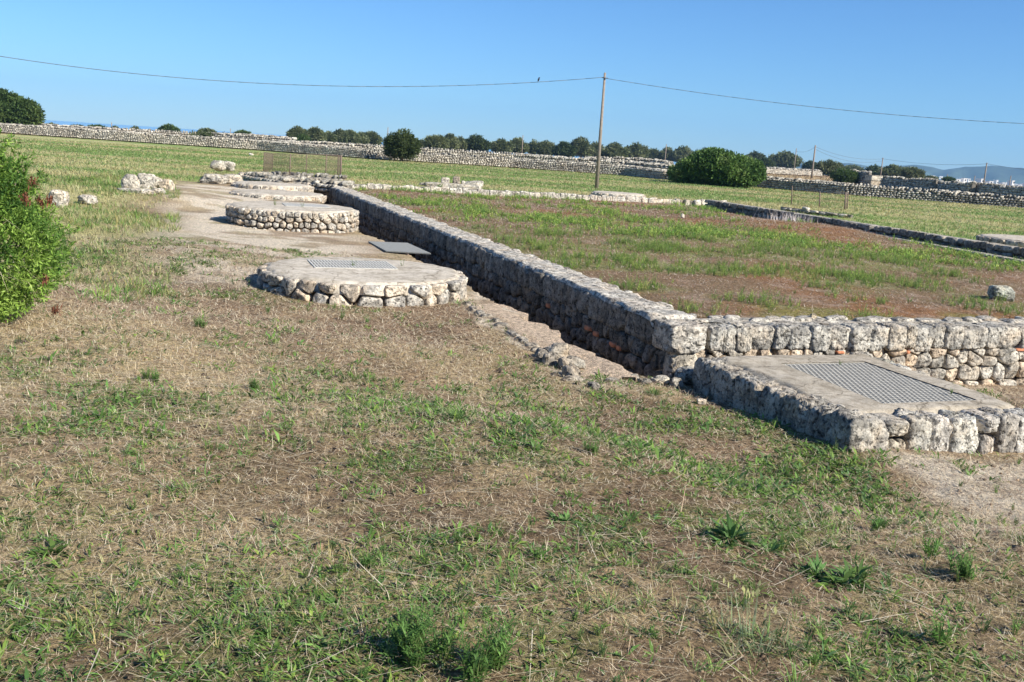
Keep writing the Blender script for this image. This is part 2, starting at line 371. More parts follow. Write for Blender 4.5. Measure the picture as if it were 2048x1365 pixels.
# ------------------------------------------------------------------ stones
_cs = {}
def cubesphere(n):
    if n in _cs: return _cs[n]
    V = []; Fc = []; idx = {}
    def vid(p):
        k = tuple(np.round(p, 6))
        if k not in idx: idx[k] = len(V); V.append(p)
        return idx[k]
    g = np.tan(np.linspace(-math.pi/4, math.pi/4, n+1))
    for ax in range(3):
        for sg in (-1, 1):
            for i in range(n):
                for j in range(n):
                    q = []
                    for a, b in ((i, j), (i+1, j), (i+1, j+1), (i, j+1)):
                        p = [0, 0, 0]; p[ax] = sg; p[(ax+1) % 3] = g[a]; p[(ax+2) % 3] = g[b]; q.append(vid(p))
                    Fc.append(q if sg > 0 else q[::-1])
    V = np.array(V, float); V /= np.linalg.norm(V, axis=1)[:, None]
    _cs[n] = (V, np.array(Fc)); return _cs[n]
def rock(mb, c, d, rot=0.0, p=4.0, n=8, amp=.08, tint=None, basis=None, seed=None, tilt=(0, 0)):
    V, Fc = cubesphere(n); q = V/(np.sum(np.abs(V)**p, 1)**(1/p))[:, None]
    s = random.random()*100 if seed is None else seed
    # facets, lumps, pits
    for k in range(8):
        dn = np.array([random.gauss(0, 1) for _ in range(3)]); dn /= np.linalg.norm(dn)
        t = q@dn; lim = random.uniform(.74, 1.02)*(1.0 if p < 3 else 1.2 if p < 5.5 else 1.48); q = q-np.outer(np.clip(t-lim, 0, None)*.95, dn)
    nn = fbm(q[:, 0]*1.3+s, q[:, 1]*1.3, q[:, 2]*1.3, 4 if n > 6 else 2, 3)
    q = q*(1+amp*2*nn)[:, None]
    if n > 9:
        n2 = vn(q[:, 0]*7+s, q[:, 1]*7, q[:, 2]*7); q = q*(1-.10*np.clip(n2-.15, 0, 1)+.06*fbm(q[:, 0]*3.6+s, q[:, 1]*3.6, q[:, 2]*3.6, 3, 5))[:, None]
        if n >= 18: n3 = vn(q[:, 0]*13, q[:, 1]*13+s, q[:, 2]*13, 6); q = q*(1-.10*np.clip(n3-.1, 0, 1))[:, None]
    q = q*np.array(d)/2
    if tilt != (0, 0):
        M = np.array(Matrix.Rotation(tilt[0], 3, 'X') @ Matrix.Rotation(tilt[1], 3, 'Y')); q = q@M.T
    if basis is None:
        ca, sa = math.cos(rot), math.sin(rot); q = np.stack([q[:, 0]*ca-q[:, 1]*sa, q[:, 0]*sa+q[:, 1]*ca, q[:, 2]], 1)
    else: q = q@np.array(basis)
    if tint is None:
        g = random.uniform(.72, 1.08); tint = (g*random.uniform(.98, 1.04), g, g*random.uniform(.93, 1.0))
    mb.add(q+np.array(c), Fc, tint)
def clip(poly, px, py, nx, ny):
    out = []; L = len(poly)
    for i in range(L):
        a = poly[i]; b = poly[(i+1) % L]; da = (a[0]-px)*nx+(a[1]-py)*ny; db = (b[0]-px)*nx+(b[1]-py)*ny
        if da <= 0: out.append(a)
        if (da < 0) != (db < 0) and da != db:
            t = da/(da-db); out.append((a[0]+(b[0]-a[0])*t, a[1]+(b[1]-a[1])*t))
    return out
def cells(s0, s1, rows, t0, rnd, jit=.3):
    """rows = [(height, mean width)] from the bottom up; returns polygons"""
    seeds = []; t = t0
    for (h, mw) in rows:
        s = s0-rnd.uniform(0, mw)
        while s < s1+mw:
            wd = mw*rnd.choice((rnd.uniform(.4, .9), rnd.uniform(.8, 1.5), rnd.uniform(1.2, 1.9))); seeds.append((s+wd/2+rnd.uniform(-.1, .1)*mw, t+h/2+rnd.uniform(-jit, jit)*h)); s += wd
        t += h
    t1 = t; mx = max(max(r) for r in rows)*2.0; res = []
    S = np.array(seeds)
    for i, (a, b) in enumerate(seeds):
        if not (s0 <= a <= s1): continue
        poly = [(s0 if a-mx < s0 else a-mx, t0), (min(a+mx, s1), t0), (min(a+mx, s1), t1), (s0 if a-mx < s0 else a-mx, t1)]
        dd = np.hypot(S[:, 0]-a, S[:, 1]-b)
        for j in np.where((dd < mx*1.3) & (dd > 1e-6))[0]:
            c, d = seeds[j]; poly = clip(poly, (a+c)/2, (b+d)/2, c-a, d-b)
            if len(poly) < 3: break
        if len(poly) >= 3: res.append(poly)
    return res
def cell_stone(mb, poly, fmap, rnd, gap=.008, bulge=.07, back=.15, NP=28, RN=7, amp=.014, p=4.5, tint=None):
    poly = np.array(poly); c = poly.mean(0)
    L = len(poly); seg = np.roll(poly, -1, 0)-poly; ln = np.hypot(seg[:, 0], seg[:, 1]); cum = np.concatenate([[0], np.cumsum(ln)])
    t = np.linspace(0, cum[-1], NP, endpoint=False); out = np.stack([np.interp(t, cum, np.append(poly[:, k], poly[0, k])) for k in (0, 1)], 1)
    for _ in range(max(1, NP//12)): out = .25*np.roll(out, 1, 0)+.5*out+.25*np.roll(out, -1, 0)
    size = math.sqrt(max(1e-5, abs(np.sum(poly[:, 0]*np.roll(poly[:, 1], -1)-poly[:, 1]*np.roll(poly[:, 0], -1))/2)))
    if size < gap*2.5: return
    out = c+(out-c)*(1-gap/size*1.6)
    rho = np.concatenate([np.sin(np.linspace(0, math.pi/2, RN+1))[1:], [1.0, .93]])
    dep = np.concatenate([bulge*np.clip(1-rho[:RN]**p, 0, 1)**(1/2.2), [-.35*back, -back]])
    s = rnd.uniform(0, 100); tl = (rnd.uniform(-.25, .25), rnd.uniform(-.2, .25)); off = rnd.uniform(-.02, .015)*min(1, size/.15)
    bulge = min(bulge, .33*size)
    dep = np.concatenate([bulge*np.clip(1-rho[:RN]**p, 0, 1)**(1/2.2), [-.35*back, -back]])
    S = [c[None]]+[c+(out-c)*r for r in rho]; D = [np.array([bulge])]+[np.full(NP, d) for d in dep]
    S = np.vstack(S); D = np.concatenate(D)
    k = D > -.3*back
    for _ in range(3):
        fa = rnd.uniform(0, 6.283); fs = rnd.uniform(.12, .5); D = np.minimum(D, np.where(k, bulge*rnd.uniform(.8, 1.15)-fs*np.clip((S[:, 0]-c[0])*math.cos(fa)+(S[:, 1]-c[1])*math.sin(fa)-size*.12, 0, None), D))
    n1 = fbm(S[:, 0]*5+s, S[:, 1]*5, D*5, 4, 7); n2 = vn(S[:, 0]*38+s, S[:, 1]*38, D*20, 9)
    D = D+np.where(k, off+amp*1.6*n1+(S[:, 0]-c[0])*tl[0]+(S[:, 1]-c[1])*tl[1]-amp*.7*np.clip(n2, 0, 1), 0)
    V = fmap(S[:, 0], S[:, 1], D)
    if tint is None:
        g = rnd.uniform(.78, 1.12); tint = (g*rnd.uniform(.99, 1.08), g, g*rnd.uniform(.86, 1.0))
    b = mb.n; i = np.arange(NP); j = (i+1) % NP
    mb.add(V, np.stack([np.zeros(NP, int), 1+i, 1+j], 1), tint)
    q = [np.stack([1+r*NP+i, 1+(r+1)*NP+i, 1+(r+1)*NP+j, 1+r*NP+j], 1) for r in range(len(rho)-1)]
    mb.more(np.vstack(q), b)
def sheet(mb, us, ws, fn, col=(1, 1, 1), hole=None):
    U, V_ = np.meshgrid(us, ws, indexing='ij'); v = fn(U.ravel(), V_.ravel()); n = len(ws)
    i = np.arange(len(us)-1)[:, None]*n; j = np.arange(n-1)[None]; f = np.stack([i+j, i+n+j, i+n+j+1, i+j+1], -1).reshape(-1, 4)
    if hole is not None:
        cu = (U[:-1, :-1]+U[1:, 1:]).ravel()/2; cw = (V_[:-1, :-1]+V_[1:, 1:]).ravel()/2; f = f[~hole(cu, cw)]
    mb.add(v, f, col)

def bx(v): return v[None] if v.ndim == 1 else v
def Wv(u, w_, z): u = np.asarray(u, float)[:, None]; w_ = np.asarray(w_, float)[:, None]; return C0+E2*u+E1*w_+np.stack([np.zeros(len(u)), np.zeros(len(u)), np.asarray(z, float)], 1)
BUW = [E2, E1, np.array([0, 0, 1.0])]

# ---- ditch wall: long shaded face of the precinct
def ditch_wall():
    rnd = random.Random(3)
    t = thing('retaining_wall', tuple(C0), 'long rubble retaining wall running beside the narrow shaded ditch', 'stone wall')
    L = 24.4; mb = MB()
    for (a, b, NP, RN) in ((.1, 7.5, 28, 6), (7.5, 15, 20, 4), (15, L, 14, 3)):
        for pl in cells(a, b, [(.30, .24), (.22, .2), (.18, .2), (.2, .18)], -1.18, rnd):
            g = rnd.uniform(.28, .55)  # tint lowered to paint deeper shade on this face, over the dark lichen crust
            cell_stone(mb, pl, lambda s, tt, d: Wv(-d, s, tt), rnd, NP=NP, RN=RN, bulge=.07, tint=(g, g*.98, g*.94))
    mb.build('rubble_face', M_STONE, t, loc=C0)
    mb = MB(); mb.box(W(.22, L/2+.05, -.62), (.34, L-.1, 1.10), (.5, .42, .36), rot=math.atan2(-E1[0], E1[1])); mb.build('wall_core', M_CORE, t, smooth=False, loc=C0)
    mb = MB(); s = .34; k = 0
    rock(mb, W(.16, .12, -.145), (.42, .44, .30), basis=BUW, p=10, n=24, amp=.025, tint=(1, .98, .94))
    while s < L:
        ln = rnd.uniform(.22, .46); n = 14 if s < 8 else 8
        k_ = rnd.uniform(.36, .56); rock(mb, W(.13+rnd.uniform(-.015, .015), s+ln/2, -.155+rnd.uniform(-.008, .008)), (.36+rnd.uniform(-.03, .03), ln*1.08, .30), basis=BUW, p=11, n=n, amp=.035, tint=(k_, k_, k_*.98)); s += ln  # coping tint holds black lichen plus shade painted in to darken the ditch side
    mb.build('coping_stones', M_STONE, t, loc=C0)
    mb = MB()
    sheet(mb, np.linspace(-.03, .55, 20), np.linspace(.33, L, 900), lambda u, w_: Wv(u-.03*vn(w_*4, w_*0, None, 6)*(u < .1), w_, .026+.026*fbm(u*7, w_*5, None, 5, 5)-.10*sm(.44, .55, u+.05*vn(w_*3, w_*0))-.05*sm(.0, -.03, u)-.06*sm(.42, .33, w_)), (1.1, 1.08, 1.03))
    for _ in range(150):
        w_ = rnd.uniform(.3, L); rock(mb, W(rnd.choice([rnd.uniform(.1, .5), .5]), w_, -.02), (rnd.uniform(.06, .2), rnd.uniform(.06, .24), rnd.uniform(.06, .1)), basis=BUW, p=3.5, n=6, amp=.08)
    mb.build('mortar_cap', M_STONE, t, loc=C0)
    mb = MB()
    for u_, w_, z_, l in ((-.02, 1.95, -.42, .16), (-.02, 1.7, -.44, .12), (-.03, 1.2, -.46, .13), (-.02, 1.05, -.47, .10), (-.02, 3.3, -.38, .1)):
        rock(mb, W(u_-.03, w_, z_), (.07, l, .055), basis=BUW, p=6, n=5, amp=.05, tint=(1, 1, 1))
    mb.build('brick_fragments', M_BRICK, t, loc=C0)
ditch_wall()

# ---- front wall, sunlit face
def front_wall():
    rnd = random.Random(5); L = 12.0
    o = W(.4, 0, 0)
    t = thing('retaining_wall', tuple(o), 'sunlit rubble retaining wall with squared grey top blocks behind the rectangular grated platform', 'stone wall')
    mb = MB()
    for (a, b, NP, RN) in ((.0, 7, 30, 7), (7, L, 16, 4)):
        for pl in cells(a, b, [(.17, .22), (.15, .19), (.16, .20), (.06, .2)], -.80, rnd, .3):
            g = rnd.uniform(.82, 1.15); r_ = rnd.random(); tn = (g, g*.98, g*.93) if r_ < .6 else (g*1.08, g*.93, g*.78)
            cell_stone(mb, pl, lambda s, tt, d: Wv(s, -d, tt), rnd, NP=NP, RN=RN, bulge=.05, gap=.009, tint=tn, amp=.02, p=6)
    # big upright stones at the corner
    rock(mb, W(.18, .12, -.50), (.36, .40, .52), basis=BUW, p=4, n=20, amp=.06, tint=(1, .95, .86))
    rock(mb, W(.17, -.14, -.60), (.30, .26, .34), basis=BUW, p=3, n=18, amp=.1, tint=(.8, .8, .78))
    mb.build('rubble_face', M_STONE, t, loc=o)
    mb = MB(); mb.box(W(L/2+.4, .24, -.60), (L-.8, .38, 1.0), (.55, .42, .32), rot=math.atan2(E2[1], E2[0])); mb.build('wall_core', M_CORE, t, smooth=False, loc=o)
    mb = MB(); s = .42
    while s < L:
        ln = rnd.choice([rnd.uniform(.14, .2), rnd.uniform(.24, .38), rnd.uniform(.22, .32)]); hh = .27+rnd.uniform(-.02, .015)
        wh = (1.12, 1.08, 1.0) if rnd.random() < .16 else None
        rock(mb, W(s+ln/2, .10+rnd.uniform(-.025, .02), -.012-hh/2+rnd.uniform(-.012, .012)), (ln*1.03, .30, hh), basis=BUW, p=rnd.uniform(7, 13), n=22 if s < 7 else 10, amp=.04, tint=wh or (.88, .88, .86)); s += ln
    mb.build('coping_blocks', M_STONE, t, loc=o)
    mb = MB()
    sheet(mb, np.linspace(.35, L, 360), np.linspace(.16, .62, 12), lambda u, w_: Wv(u, w_, -.02+.025*fbm(u*5, w_*7, None, 4, 8)-.09*sm(.5, .62, w_+.05*vn(u*3, u*0))), (.95, .93, .88))
    s = .5
    while s < L:
        rock(mb, W(s, rnd.uniform(.30, .55), -.03), (rnd.uniform(.12, .36), rnd.uniform(.10, .2), rnd.uniform(.05, .10)), basis=BUW, p=4, n=8, amp=.08, tint=(.92, .9, .86)); s += rnd.uniform(.12, .35)
    mb.build('top_rubble', M_STONE, t, loc=o)
    mb = MB()
    for u_, z_, l in ((2.05, -.295, .10), (4.6, -.285, .2), (5.2, -.28, .2), (5.9, -.285, .16), (3.3, -.60, .07), (2.95, -.3, .05)):
        rock(mb, W(u_, -.03, z_), (l, .06, .03), basis=BUW, p=6, n=5, amp=.05, tint=(1.2, 1.25, 1.2))
    mb.build('brick_fragments', M_BRICK, t, loc=o)
front_wall()

# ---- round platforms
def grate(mb, c, ex, ey, lx, ly, nx, ny, bw, bh, diamond=False):
    """flat lattice centred at c, axes ex, ey"""
    ez = np.array([0, 0, 1.0])
    def bar(a, b, w_):
        a = np.array(a); b = np.array(b); d = b-a; ln = np.linalg.norm(d); d = d/ln; s = np.cross(ez, d)
        q = [a+s*w_/2*i+ez*bh*k+d*ln*j for j in (0, 1) for i in (-1, 1) for k in (0, 1)]
        mb.add(q, [[0, 1, 3, 2], [4, 6, 7, 5], [0, 4, 5, 1], [2, 3, 7, 6], [0, 2, 6, 4], [1, 5, 7, 3]])
    O = c-ex*lx/2-ey*ly/2
    if not diamond:
        for i in range(nx+1): bar(O+ex*lx*i/nx, O+ex*lx*i/nx+ey*ly, bw)
        for j in range(ny+1): bar(O+ey*ly*j/ny, O+ey*ly*j/ny+ex*lx, bw*.6)
    else:
        for j in range(ny+1):
            for i in range(nx):
                o_ = (j % 2)
                a = O+ex*lx*(i+.5*o_)/nx+ey*ly*j/ny
                if i+.5*o_+.5 <= nx and j < ny:
                    bar(a, a+ex*lx*.5/nx+ey*ly/ny, bw)
                if i+.5*o_-.5 >= 0 and j < ny:
                    bar(a, a-ex*lx*.5/nx+ey*ly/ny, bw)
        for a, b in ((O, O+ex*lx), (O+ey*ly, O+ey*ly+ex*lx), (O, O+ey*ly), (O+ex*lx, O+ex*lx+ey*ly)): bar(a, b, .03)
def round_platform(u, w_, R, z0, z1, rows, label, seed,  res=(28, 7), gr=None, group='round stone platforms', center=None, bulge=.05, ell=1.0, jit=.3):
    rnd = random.Random(seed); c = W(u, w_, 0) if center is None else np.array([center[0], center[1], 0.])
    t = thing('round_platform', (c[0], c[1], z0), label, 'stone platform', group)
    L = np.array([c[0], c[1], z0]); cir = 2*math.pi*R
    tot = sum(r[0] for r in rows); k = (z1-.015-(z0-.05))/tot; rows = [(a*k, b) for a, b in rows]
    wob = lambda th: R*(1+.02*vn(th*1.5+seed, th*0)+.01*vn(th*5, th*0+seed))
    def fm(s, tt, d):
        th = s/R; r = wob(th)+d-.04*(tt-z0)/(z1-z0)*0
        return np.stack([c[0]+r*np.cos(th), c[1]+ell*r*np.sin(th), tt], 1)
    mb = MB()
    for pl in cells(0, cir, rows, z0-.05, rnd, jit):
        g = rnd.uniform(.85, 1.15); tn = (g, g*.98, g*.94) if rnd.random() < .6 else (g*1.05, g*.95, g*.83)
        cell_stone(mb, pl, fm, rnd, NP=res[0], RN=res[1], bulge=bulge, gap=.016, back=.14, tint=tn)
    mb.build('stone_ring', M_STONE, t, loc=L)
    mb = MB()
    n = 120; rr = np.array([0, .2, .4, .55, .7, .8, .88, .93, .965, .99, 1.0, 1.0])
    g0 = W(0, 0, 0); hl = None
    if gr:
        (gu, gw, lx, ly) = gr; th0 = math.atan2(E2[1], E2[0])
    us = np.linspace(-R*1.02, R*1.02, 110)
    def top(a, b):
        r = np.hypot(a, b); th = np.arctan2(b, a*1.0) % (2*math.pi); Rm = wob(th)-.005+.03*vn(th*9, th*0, None, 4)
        k = np.minimum(1, Rm/np.maximum(r, 1e-6)); a2 = a*k; b2 = b*k
        z = z1+.012*sm(1, .7, r/R)+.007*fbm(a*4, b*4, None, 4, seed)-.05*sm(.93, 1.0, r/Rm)-.10*(k < .999)
        return np.stack([c[0]+a2, c[1]+ell*b2, z], 1)
    def hole(a, b):
        r = np.hypot(a, b); h = r > R*1.03
        if gr:
            q = E2[0]*a+E2[1]*b; q2 = E1[0]*a+E1[1]*b; h |= (abs(q-gu) < lx/2-.01) & (abs(q2-gw) < ly/2-.01)
        return h
    sheet(mb, us, us, top, (1, .96, .88), hole); mb.build('mortar_top', M_MORT, t, loc=L)
    mb = MB(); an = np.arange(48)*2*math.pi/48; V = np.array([[c[0]+(R-.07)*math.cos(a), c[1]+ell*(R-.07)*math.sin(a), z] for z in (z0-.1, z1-.03) for a in an]); i = np.arange(48); j = (i+1) % 48
    mb.add(V, np.stack([i, j, j+48, i+48], 1), (.3, .24, .19)); mb.build('rubble_fill', M_CORE, t, loc=L)
    if gr:
        cc = np.array([c[0], c[1], 0])+E2*gu+E1*gw
        mb = MB(); grate(mb, np.array([cc[0], cc[1], z1+.012]), E2, E1, lx, ly, 26, 3, .027, .01); mb.build('grating', M_GRATEL, t, smooth=False, loc=L)
        mb = MB(); mb.box((cc[0], cc[1], z1-.33), (lx, ly, .02), (1, 1, 1), rot=math.atan2(E2[1], E2[0]))
        rt = math.atan2(E2[1], E2[0])
        for sx, sy, dx, dy in ((1, 0, .02, ly), (-1, 0, .02, ly), (0, 1, lx, .02), (0, -1, lx, .02)):
            q = cc+E2*sx*lx/2+E1*sy*ly/2; mb.box((q[0], q[1], z1-.17), (dx, dy, .31), (1, 1, 1), rot=rt)
        mb.build('shaft', M_PIT, t, smooth=False, loc=L)
    return t
round_platform(-2.33, 4.43, 1.35, -.38, -.09, [(.19, .25), (.12, .27)], 'large round stone platform with pale mortar top and steel grating nearest the camera', 1, (44, 10), (-.12, .32, 1.1, .8), bulge=.085, jit=.06)
round_platform(-2.35, 13.2, 1.38, -.38, .09, [(.12, .15), (.12, .14), (.1, .14), (.1, .13)], 'taller round stone platform of four courses of small rubble behind the near one', 2, (22, 5), (.3, .1, .95, .8))
cA = P(535, 405, -.3); cB = P(545, 389, -.25); cA = cA+E1*1.2; cB = cB+E1*1.2
round_platform(0, 0, 1.35, -.28, -.08, [(.2, .22)], 'low round mortared platform just behind the four-course platform', 3, (16, 4), None, center=cA+E2*.4)
round_platform(0, 0, 1.25, -.2, .02, [(.2, .22)], 'lowest farthest round platform on the pale path before the wire fence', 4, (16, 4), None, center=cB+E2*.1)
cD = P(1240, 391, .1)
round_platform(0, 0, 1.05, -.02, .17, [(.2, .25)], 'flat round grey platform behind the low rim beside the tall pole', 6, (14, 4), None, center=cD+np.array([0, .6, 0]))
cE = P(2060, 478, .1)
round_platform(0, 0, 1.5, -.05, .08, [(.2, .25)], 'pale round slab behind the dark rim wall at the right edge', 8, (14, 4), None, center=cE+np.array([.4, .3, 0]))

# ---- rectangular platform
def rect_platform():
    rnd = random.Random(9); o = W(1, -1.8, -.5)
    t = thing('rectangular_platform', tuple(o), 'rectangular stone platform with concrete top and expanded metal grating at the wall foot', 'stone platform')
    CO = [(-.04, -.62), (.04, -2.76), (2.15, -2.70), (2.35, -.12)]     # left-back, left-front, right-front, right-back
    CO = np.array(CO); ZT = [-.17, -.20, -.215, -.28]
    def bil(a, b):                       # a across 0..1, b from front 0 to back 1
        p = np.outer((1-a)*(1-b), CO[1])+np.outer(a*(1-b), CO[2])+np.outer((1-a)*b, CO[0])+np.outer(a*b, CO[3])
        z = (1-a)*(1-b)*ZT[1]+a*(1-b)*ZT[2]+(1-a)*b*ZT[0]+a*b*ZT[3]; return p, z
    G = (.30, .79, .17, .80)             # grating in (a, b)
    def top(a, b):
        p, z = bil(a, b); e = np.minimum(np.minimum(a-.06, .97-a)*2.2, np.minimum(b-.075, 1-b)*2.4)
        ing = sm(.10, .0, np.maximum(np.maximum(G[0]-a, a-G[1]), np.maximum(G[2]-b, b-G[3])))
        z = z+.014*fbm(p[:, 0]*3, p[:, 1]*3, None, 4, 3)*(1-ing)-.06*sm(.10, 0, e+.04*vn(p[:, 0]*6, p[:, 1]*6))+.015*sm(0, .3, e)
        return Wv(p[:, 0], p[:, 1], z)
    mb = MB()
    aa = np.linspace(0.06, .97, 100); bb = np.linspace(.075, 1, 110)
    sheet(mb, aa, bb, top, (.80, .76, .68), lambda a, b: (a > G[0]) & (a < G[1]) & (b > G[2]) & (b < G[3]))
    mb.build('concrete_top', M_MORT, t, loc=o)
    # kerb stones: the left side and the front
    mb = MB(); s = .02; SG = 1
    def side(s0, ln, n0, n1, zt, zb, out, tint=None, p=4.5, n=18, th=.30):
        a = CO[n0]; b = CO[n1]; d = (b-a)/np.linalg.norm(b-a); nrm = np.array([d[1], -d[0]]); L = np.linalg.norm(b-a)
        m = a+d*(s0+ln/2)-nrm*(th/2-out)*SG; D3 = E2*d[0]+E1*d[1]; N3 = E2*nrm[0]+E1*nrm[1]
        rock(mb, W(m[0], m[1], (zt+zb)/2), (ln, th, zt-zb), basis=[D3, N3, np.array([0, 0, 1.])], p=p, n=n, amp=.06, tint=tint)
    L1 = np.linalg.norm(CO[1]-CO[0]); s = -.02
    while s < L1-.1:
        ln = rnd.uniform(.2, .40); side(s, ln*.98, 0, 1, -.180+rnd.uniform(-.02, .015), -.62, .03, p=rnd.uniform(6, 9), tint=(.80, .78, .74)); s += ln
    s = -.0; L2 = np.linalg.norm(CO[2]-CO[1])
    first = True
    while s < L2+.05:
        if first:
            side(s, .36, 1, 2, -.205, -.62, .08, p=6, n=26, th=.36, tint=(.96, .94, .9)); s += .33; first = False; continue
        if rnd.random() < .5:
            ln = rnd.uniform(.2, .3); side(s, ln*1.05, 1, 2, -.200+rnd.uniform(-.025, .02), -.60, .05, p=rnd.uniform(4.5, 8), n=22)
        else:
            ln = rnd.uniform(.2, .27); m_ = rnd.uniform(-.38, -.34); side(s, ln*1.03, 1, 2, -.21, m_+.015, .07, p=5, n=18); side(s+.01, ln*.74, 1, 2, m_+.005, -.60, .055, p=5, n=16); side(s+ln*.70, ln*.34, 1, 2, m_-.02, -.60, .04, p=4, n=12)
        s += ln
    # right edge kerb
    L3 = np.linalg.norm(CO[3]-CO[2]); s = .1
    while s < L3-.2:
        ln = rnd.uniform(.25, .4); side(s, ln, 2, 3, -.26, -.62, .02, p=4, n=12); s += ln
    mb.build('kerb_stones', M_STONE, t, loc=o)
    mb = MB(); mb.box(W(1.08, -1.55, -.46), (2.0, 2.2, .36), (.5, .42, .35), rot=math.atan2(E2[1], E2[0]))
    # grating over its shaft
    def pt(a, b, dz=0): p, z = bil(np.array([a]), np.array([b])); return W(p[0, 0], p[0, 1], z[0]+.006+dz)
    q = [pt(G[0], G[2]), pt(G[1], G[2]), pt(G[1], G[3]), pt(G[0], G[3])]
    mbg = MB(); NX, NY = 20, 24
    def gp(a, b): return q[0]*(1-a)*(1-b)+q[1]*a*(1-b)+q[2]*a*b+q[3]*(1-a)*b
    def bar(a, b, w_, h=.010):
        d = b-a; ln = np.linalg.norm(d); d = d/ln; s_ = np.cross([0, 0, 1.], d)
        Q = [a+s_*w_/2*i+np.array([0, 0, h])*(k-1)+d*ln*j for j in (0, 1) for i in (-1, 1) for k in (0, 1)]
        mbg.add(Q, [[0, 1, 3, 2], [4, 6, 7, 5], [0, 4, 5, 1], [2, 3, 7, 6], [0, 2, 6, 4], [1, 5, 7, 3]])
    for j in range(NY):
        for i in range(NX+1):
            x0 = (i+(.5 if j % 2 else 0))/NX
            for sg in (-1, 1):
                x1 = x0+sg*.5/NX
                if x0 < -1e-6 or x0 > 1+1e-6 or x1 < -1e-6 or x1 > 1+1e-6: continue
                bar(gp(x0, j/NY), gp(x1, (j+1)/NY), .015)
    for a, b in ((q[0], q[1]), (q[1], q[2]), (q[2], q[3]), (q[3], q[0])): bar(a, b, .03)
    mbg.build('grating', M_GRATE, t, smooth=False, loc=o)
    mp = MB(); dn = np.array([0, 0, .22]); V = [x-np.array([0, 0, .012]) for x in q]+[x-dn for x in q]
    mp.add(V, [[0, 1, 5, 4], [1, 2, 6, 5], [2, 3, 7, 6], [3, 0, 4, 7], [4, 5, 6, 7]]); mp.build('shaft', M_PIT, t, smooth=False, loc=o)
rect_platform()

END_STONES = []
# ---- generic low / field walls along a line
def course_wall(mb, pts, z0, tops, th, ch, mw, rnd, n=3, core=None, p=3.5, tintf=None, batter=.1, both=False, caps=True):
    pts = np.array(pts, float); seg = np.linalg.norm(np.diff(pts[:, :2], axis=0), axis=1); cum = np.concatenate([[0], np.cumsum(seg)])
    tops = np.array(tops, float) if np.ndim(tops) else np.full(len(pts), float(tops))
    def at(s): return np.array([np.interp(s, cum, pts[:, 0]), np.interp(s, cum, pts[:, 1])]), float(np.interp(s, cum, tops))
    S = cum[-1]
    def frame(s):
        a, _ = at(max(0, s-.2)); b, _ = at(min(S, s+.2)); d = (b-a)/np.linalg.norm(b-a); return d, np.array([d[1], -d[0]])
    tm = tops.max(); z = z0
    while z < tm:
        s = rnd.uniform(0, mw); h = ch*rnd.uniform(.85, 1.2)
        while s < S:
            ln = mw*rnd.uniform(.6, 1.4); c, tp = at(s+ln/2); d, nm = frame(s+ln/2)
            if z+h*.6 < tp+rnd.uniform(-.4, .4)*ch:
                # face toward the camera
                sg = 1 if nm@(-c) > 0 else -1
                for q in ((sg, -sg) if both else (sg,)):
                    off = q*(th/2-batter*(z-z0))
                    k = rnd.uniform(.6, 1.15) if tintf is None else tintf(rnd)
                    rock(mb, (c[0]+nm[0]*off, c[1]+nm[1]*off, z+h/2+rnd.uniform(-.15, .15)*h), (ln*.98, max(.12, th*.45), h*1.02), rot=math.atan2(d[1], d[0])+rnd.uniform(-.15, .15), p=p, n=n, amp=.09,
                         tint=(k*1.02, k, k*.95), tilt=(0, rnd.uniform(-.15, .15)))
            s += ln
        z += h
    if caps:
        s = 0
        while s < S:
            ln = mw*rnd.uniform(.5, 1.1); c, tp = at(s+ln/2); d, nm = frame(s+ln/2); k = rnd.uniform(.4, .95)
            rock(mb, (c[0], c[1], tp+ch*rnd.uniform(.1, .5)), (ln*.8, th*rnd.uniform(.7, 1.0), ch*rnd.uniform(1.0, 1.7)), rot=math.atan2(d[1], d[0])+rnd.uniform(-.3, .3), p=p, n=n, amp=.1, tint=(k, k, k*.96), tilt=(0, rnd.uniform(-.3, .3)))
            s += ln*rnd.uniform(1.0, 1.5)
    if core is not None:
        for i in range(len(pts)-1):
            a, b = pts[i, :2], pts[i+1, :2]; d = (b-a)/np.linalg.norm(b-a); nm = np.array([d[1], -d[0]]); hw = th*.28
            V = []
            for pt_, tp in ((a, tops[i]), (b, tops[i+1])):
                for q in (-1, 1):
                    for zz in (z0-.2, tp-.02): V.append([pt_[0]+nm[0]*q*hw, pt_[1]+nm[1]*q*hw, zz])
            core.add(V, [[0, 1, 3, 2], [4, 6, 7, 5], [0, 4, 5, 1], [2, 3, 7, 6], [1, 5, 7, 3]], (.5, .48, .45))
def wall_thing(name, pxb, topy, label, th=.5, ch=.13, mw=.22, n=3, seed=1, mat=None, z=0.0, push=0.0, cat='stone wall', **kw):
    """pxb: base pixels; topy: y of the top at each"""
    pts = []; tops = []
    for (x, y), ty in zip(pxb, topy):
        p = P(x, y, z); d = np.linalg.norm(p[:2])+push; q = Pd(x, ty, d); pts.append((q[0], q[1])); tops.append(q[2])
    mid = np.mean(np.array(pts), 0); L = np.array([mid[0], mid[1], z]); rnd = random.Random(seed)
    t = thing(name, tuple(L), label, cat)
    mb = MB(); co = MB(); course_wall(mb, pts, z-.05, tops, th, ch, mw, rnd, n=n, core=co, **kw)
    mb.build('stones', mat or M_STONEF, t, loc=L); co.build('wall_core', M_CORE, t, smooth=False, loc=L)
    return pts, tops
far_b = [(-260, 248), (0, 264), (260, 282), (520, 299), (740, 316), (1028, 334), (1260, 351), (1337, 359), (1500, 372), (1700, 389), (1870, 402), (2048, 416), (2300, 436)]
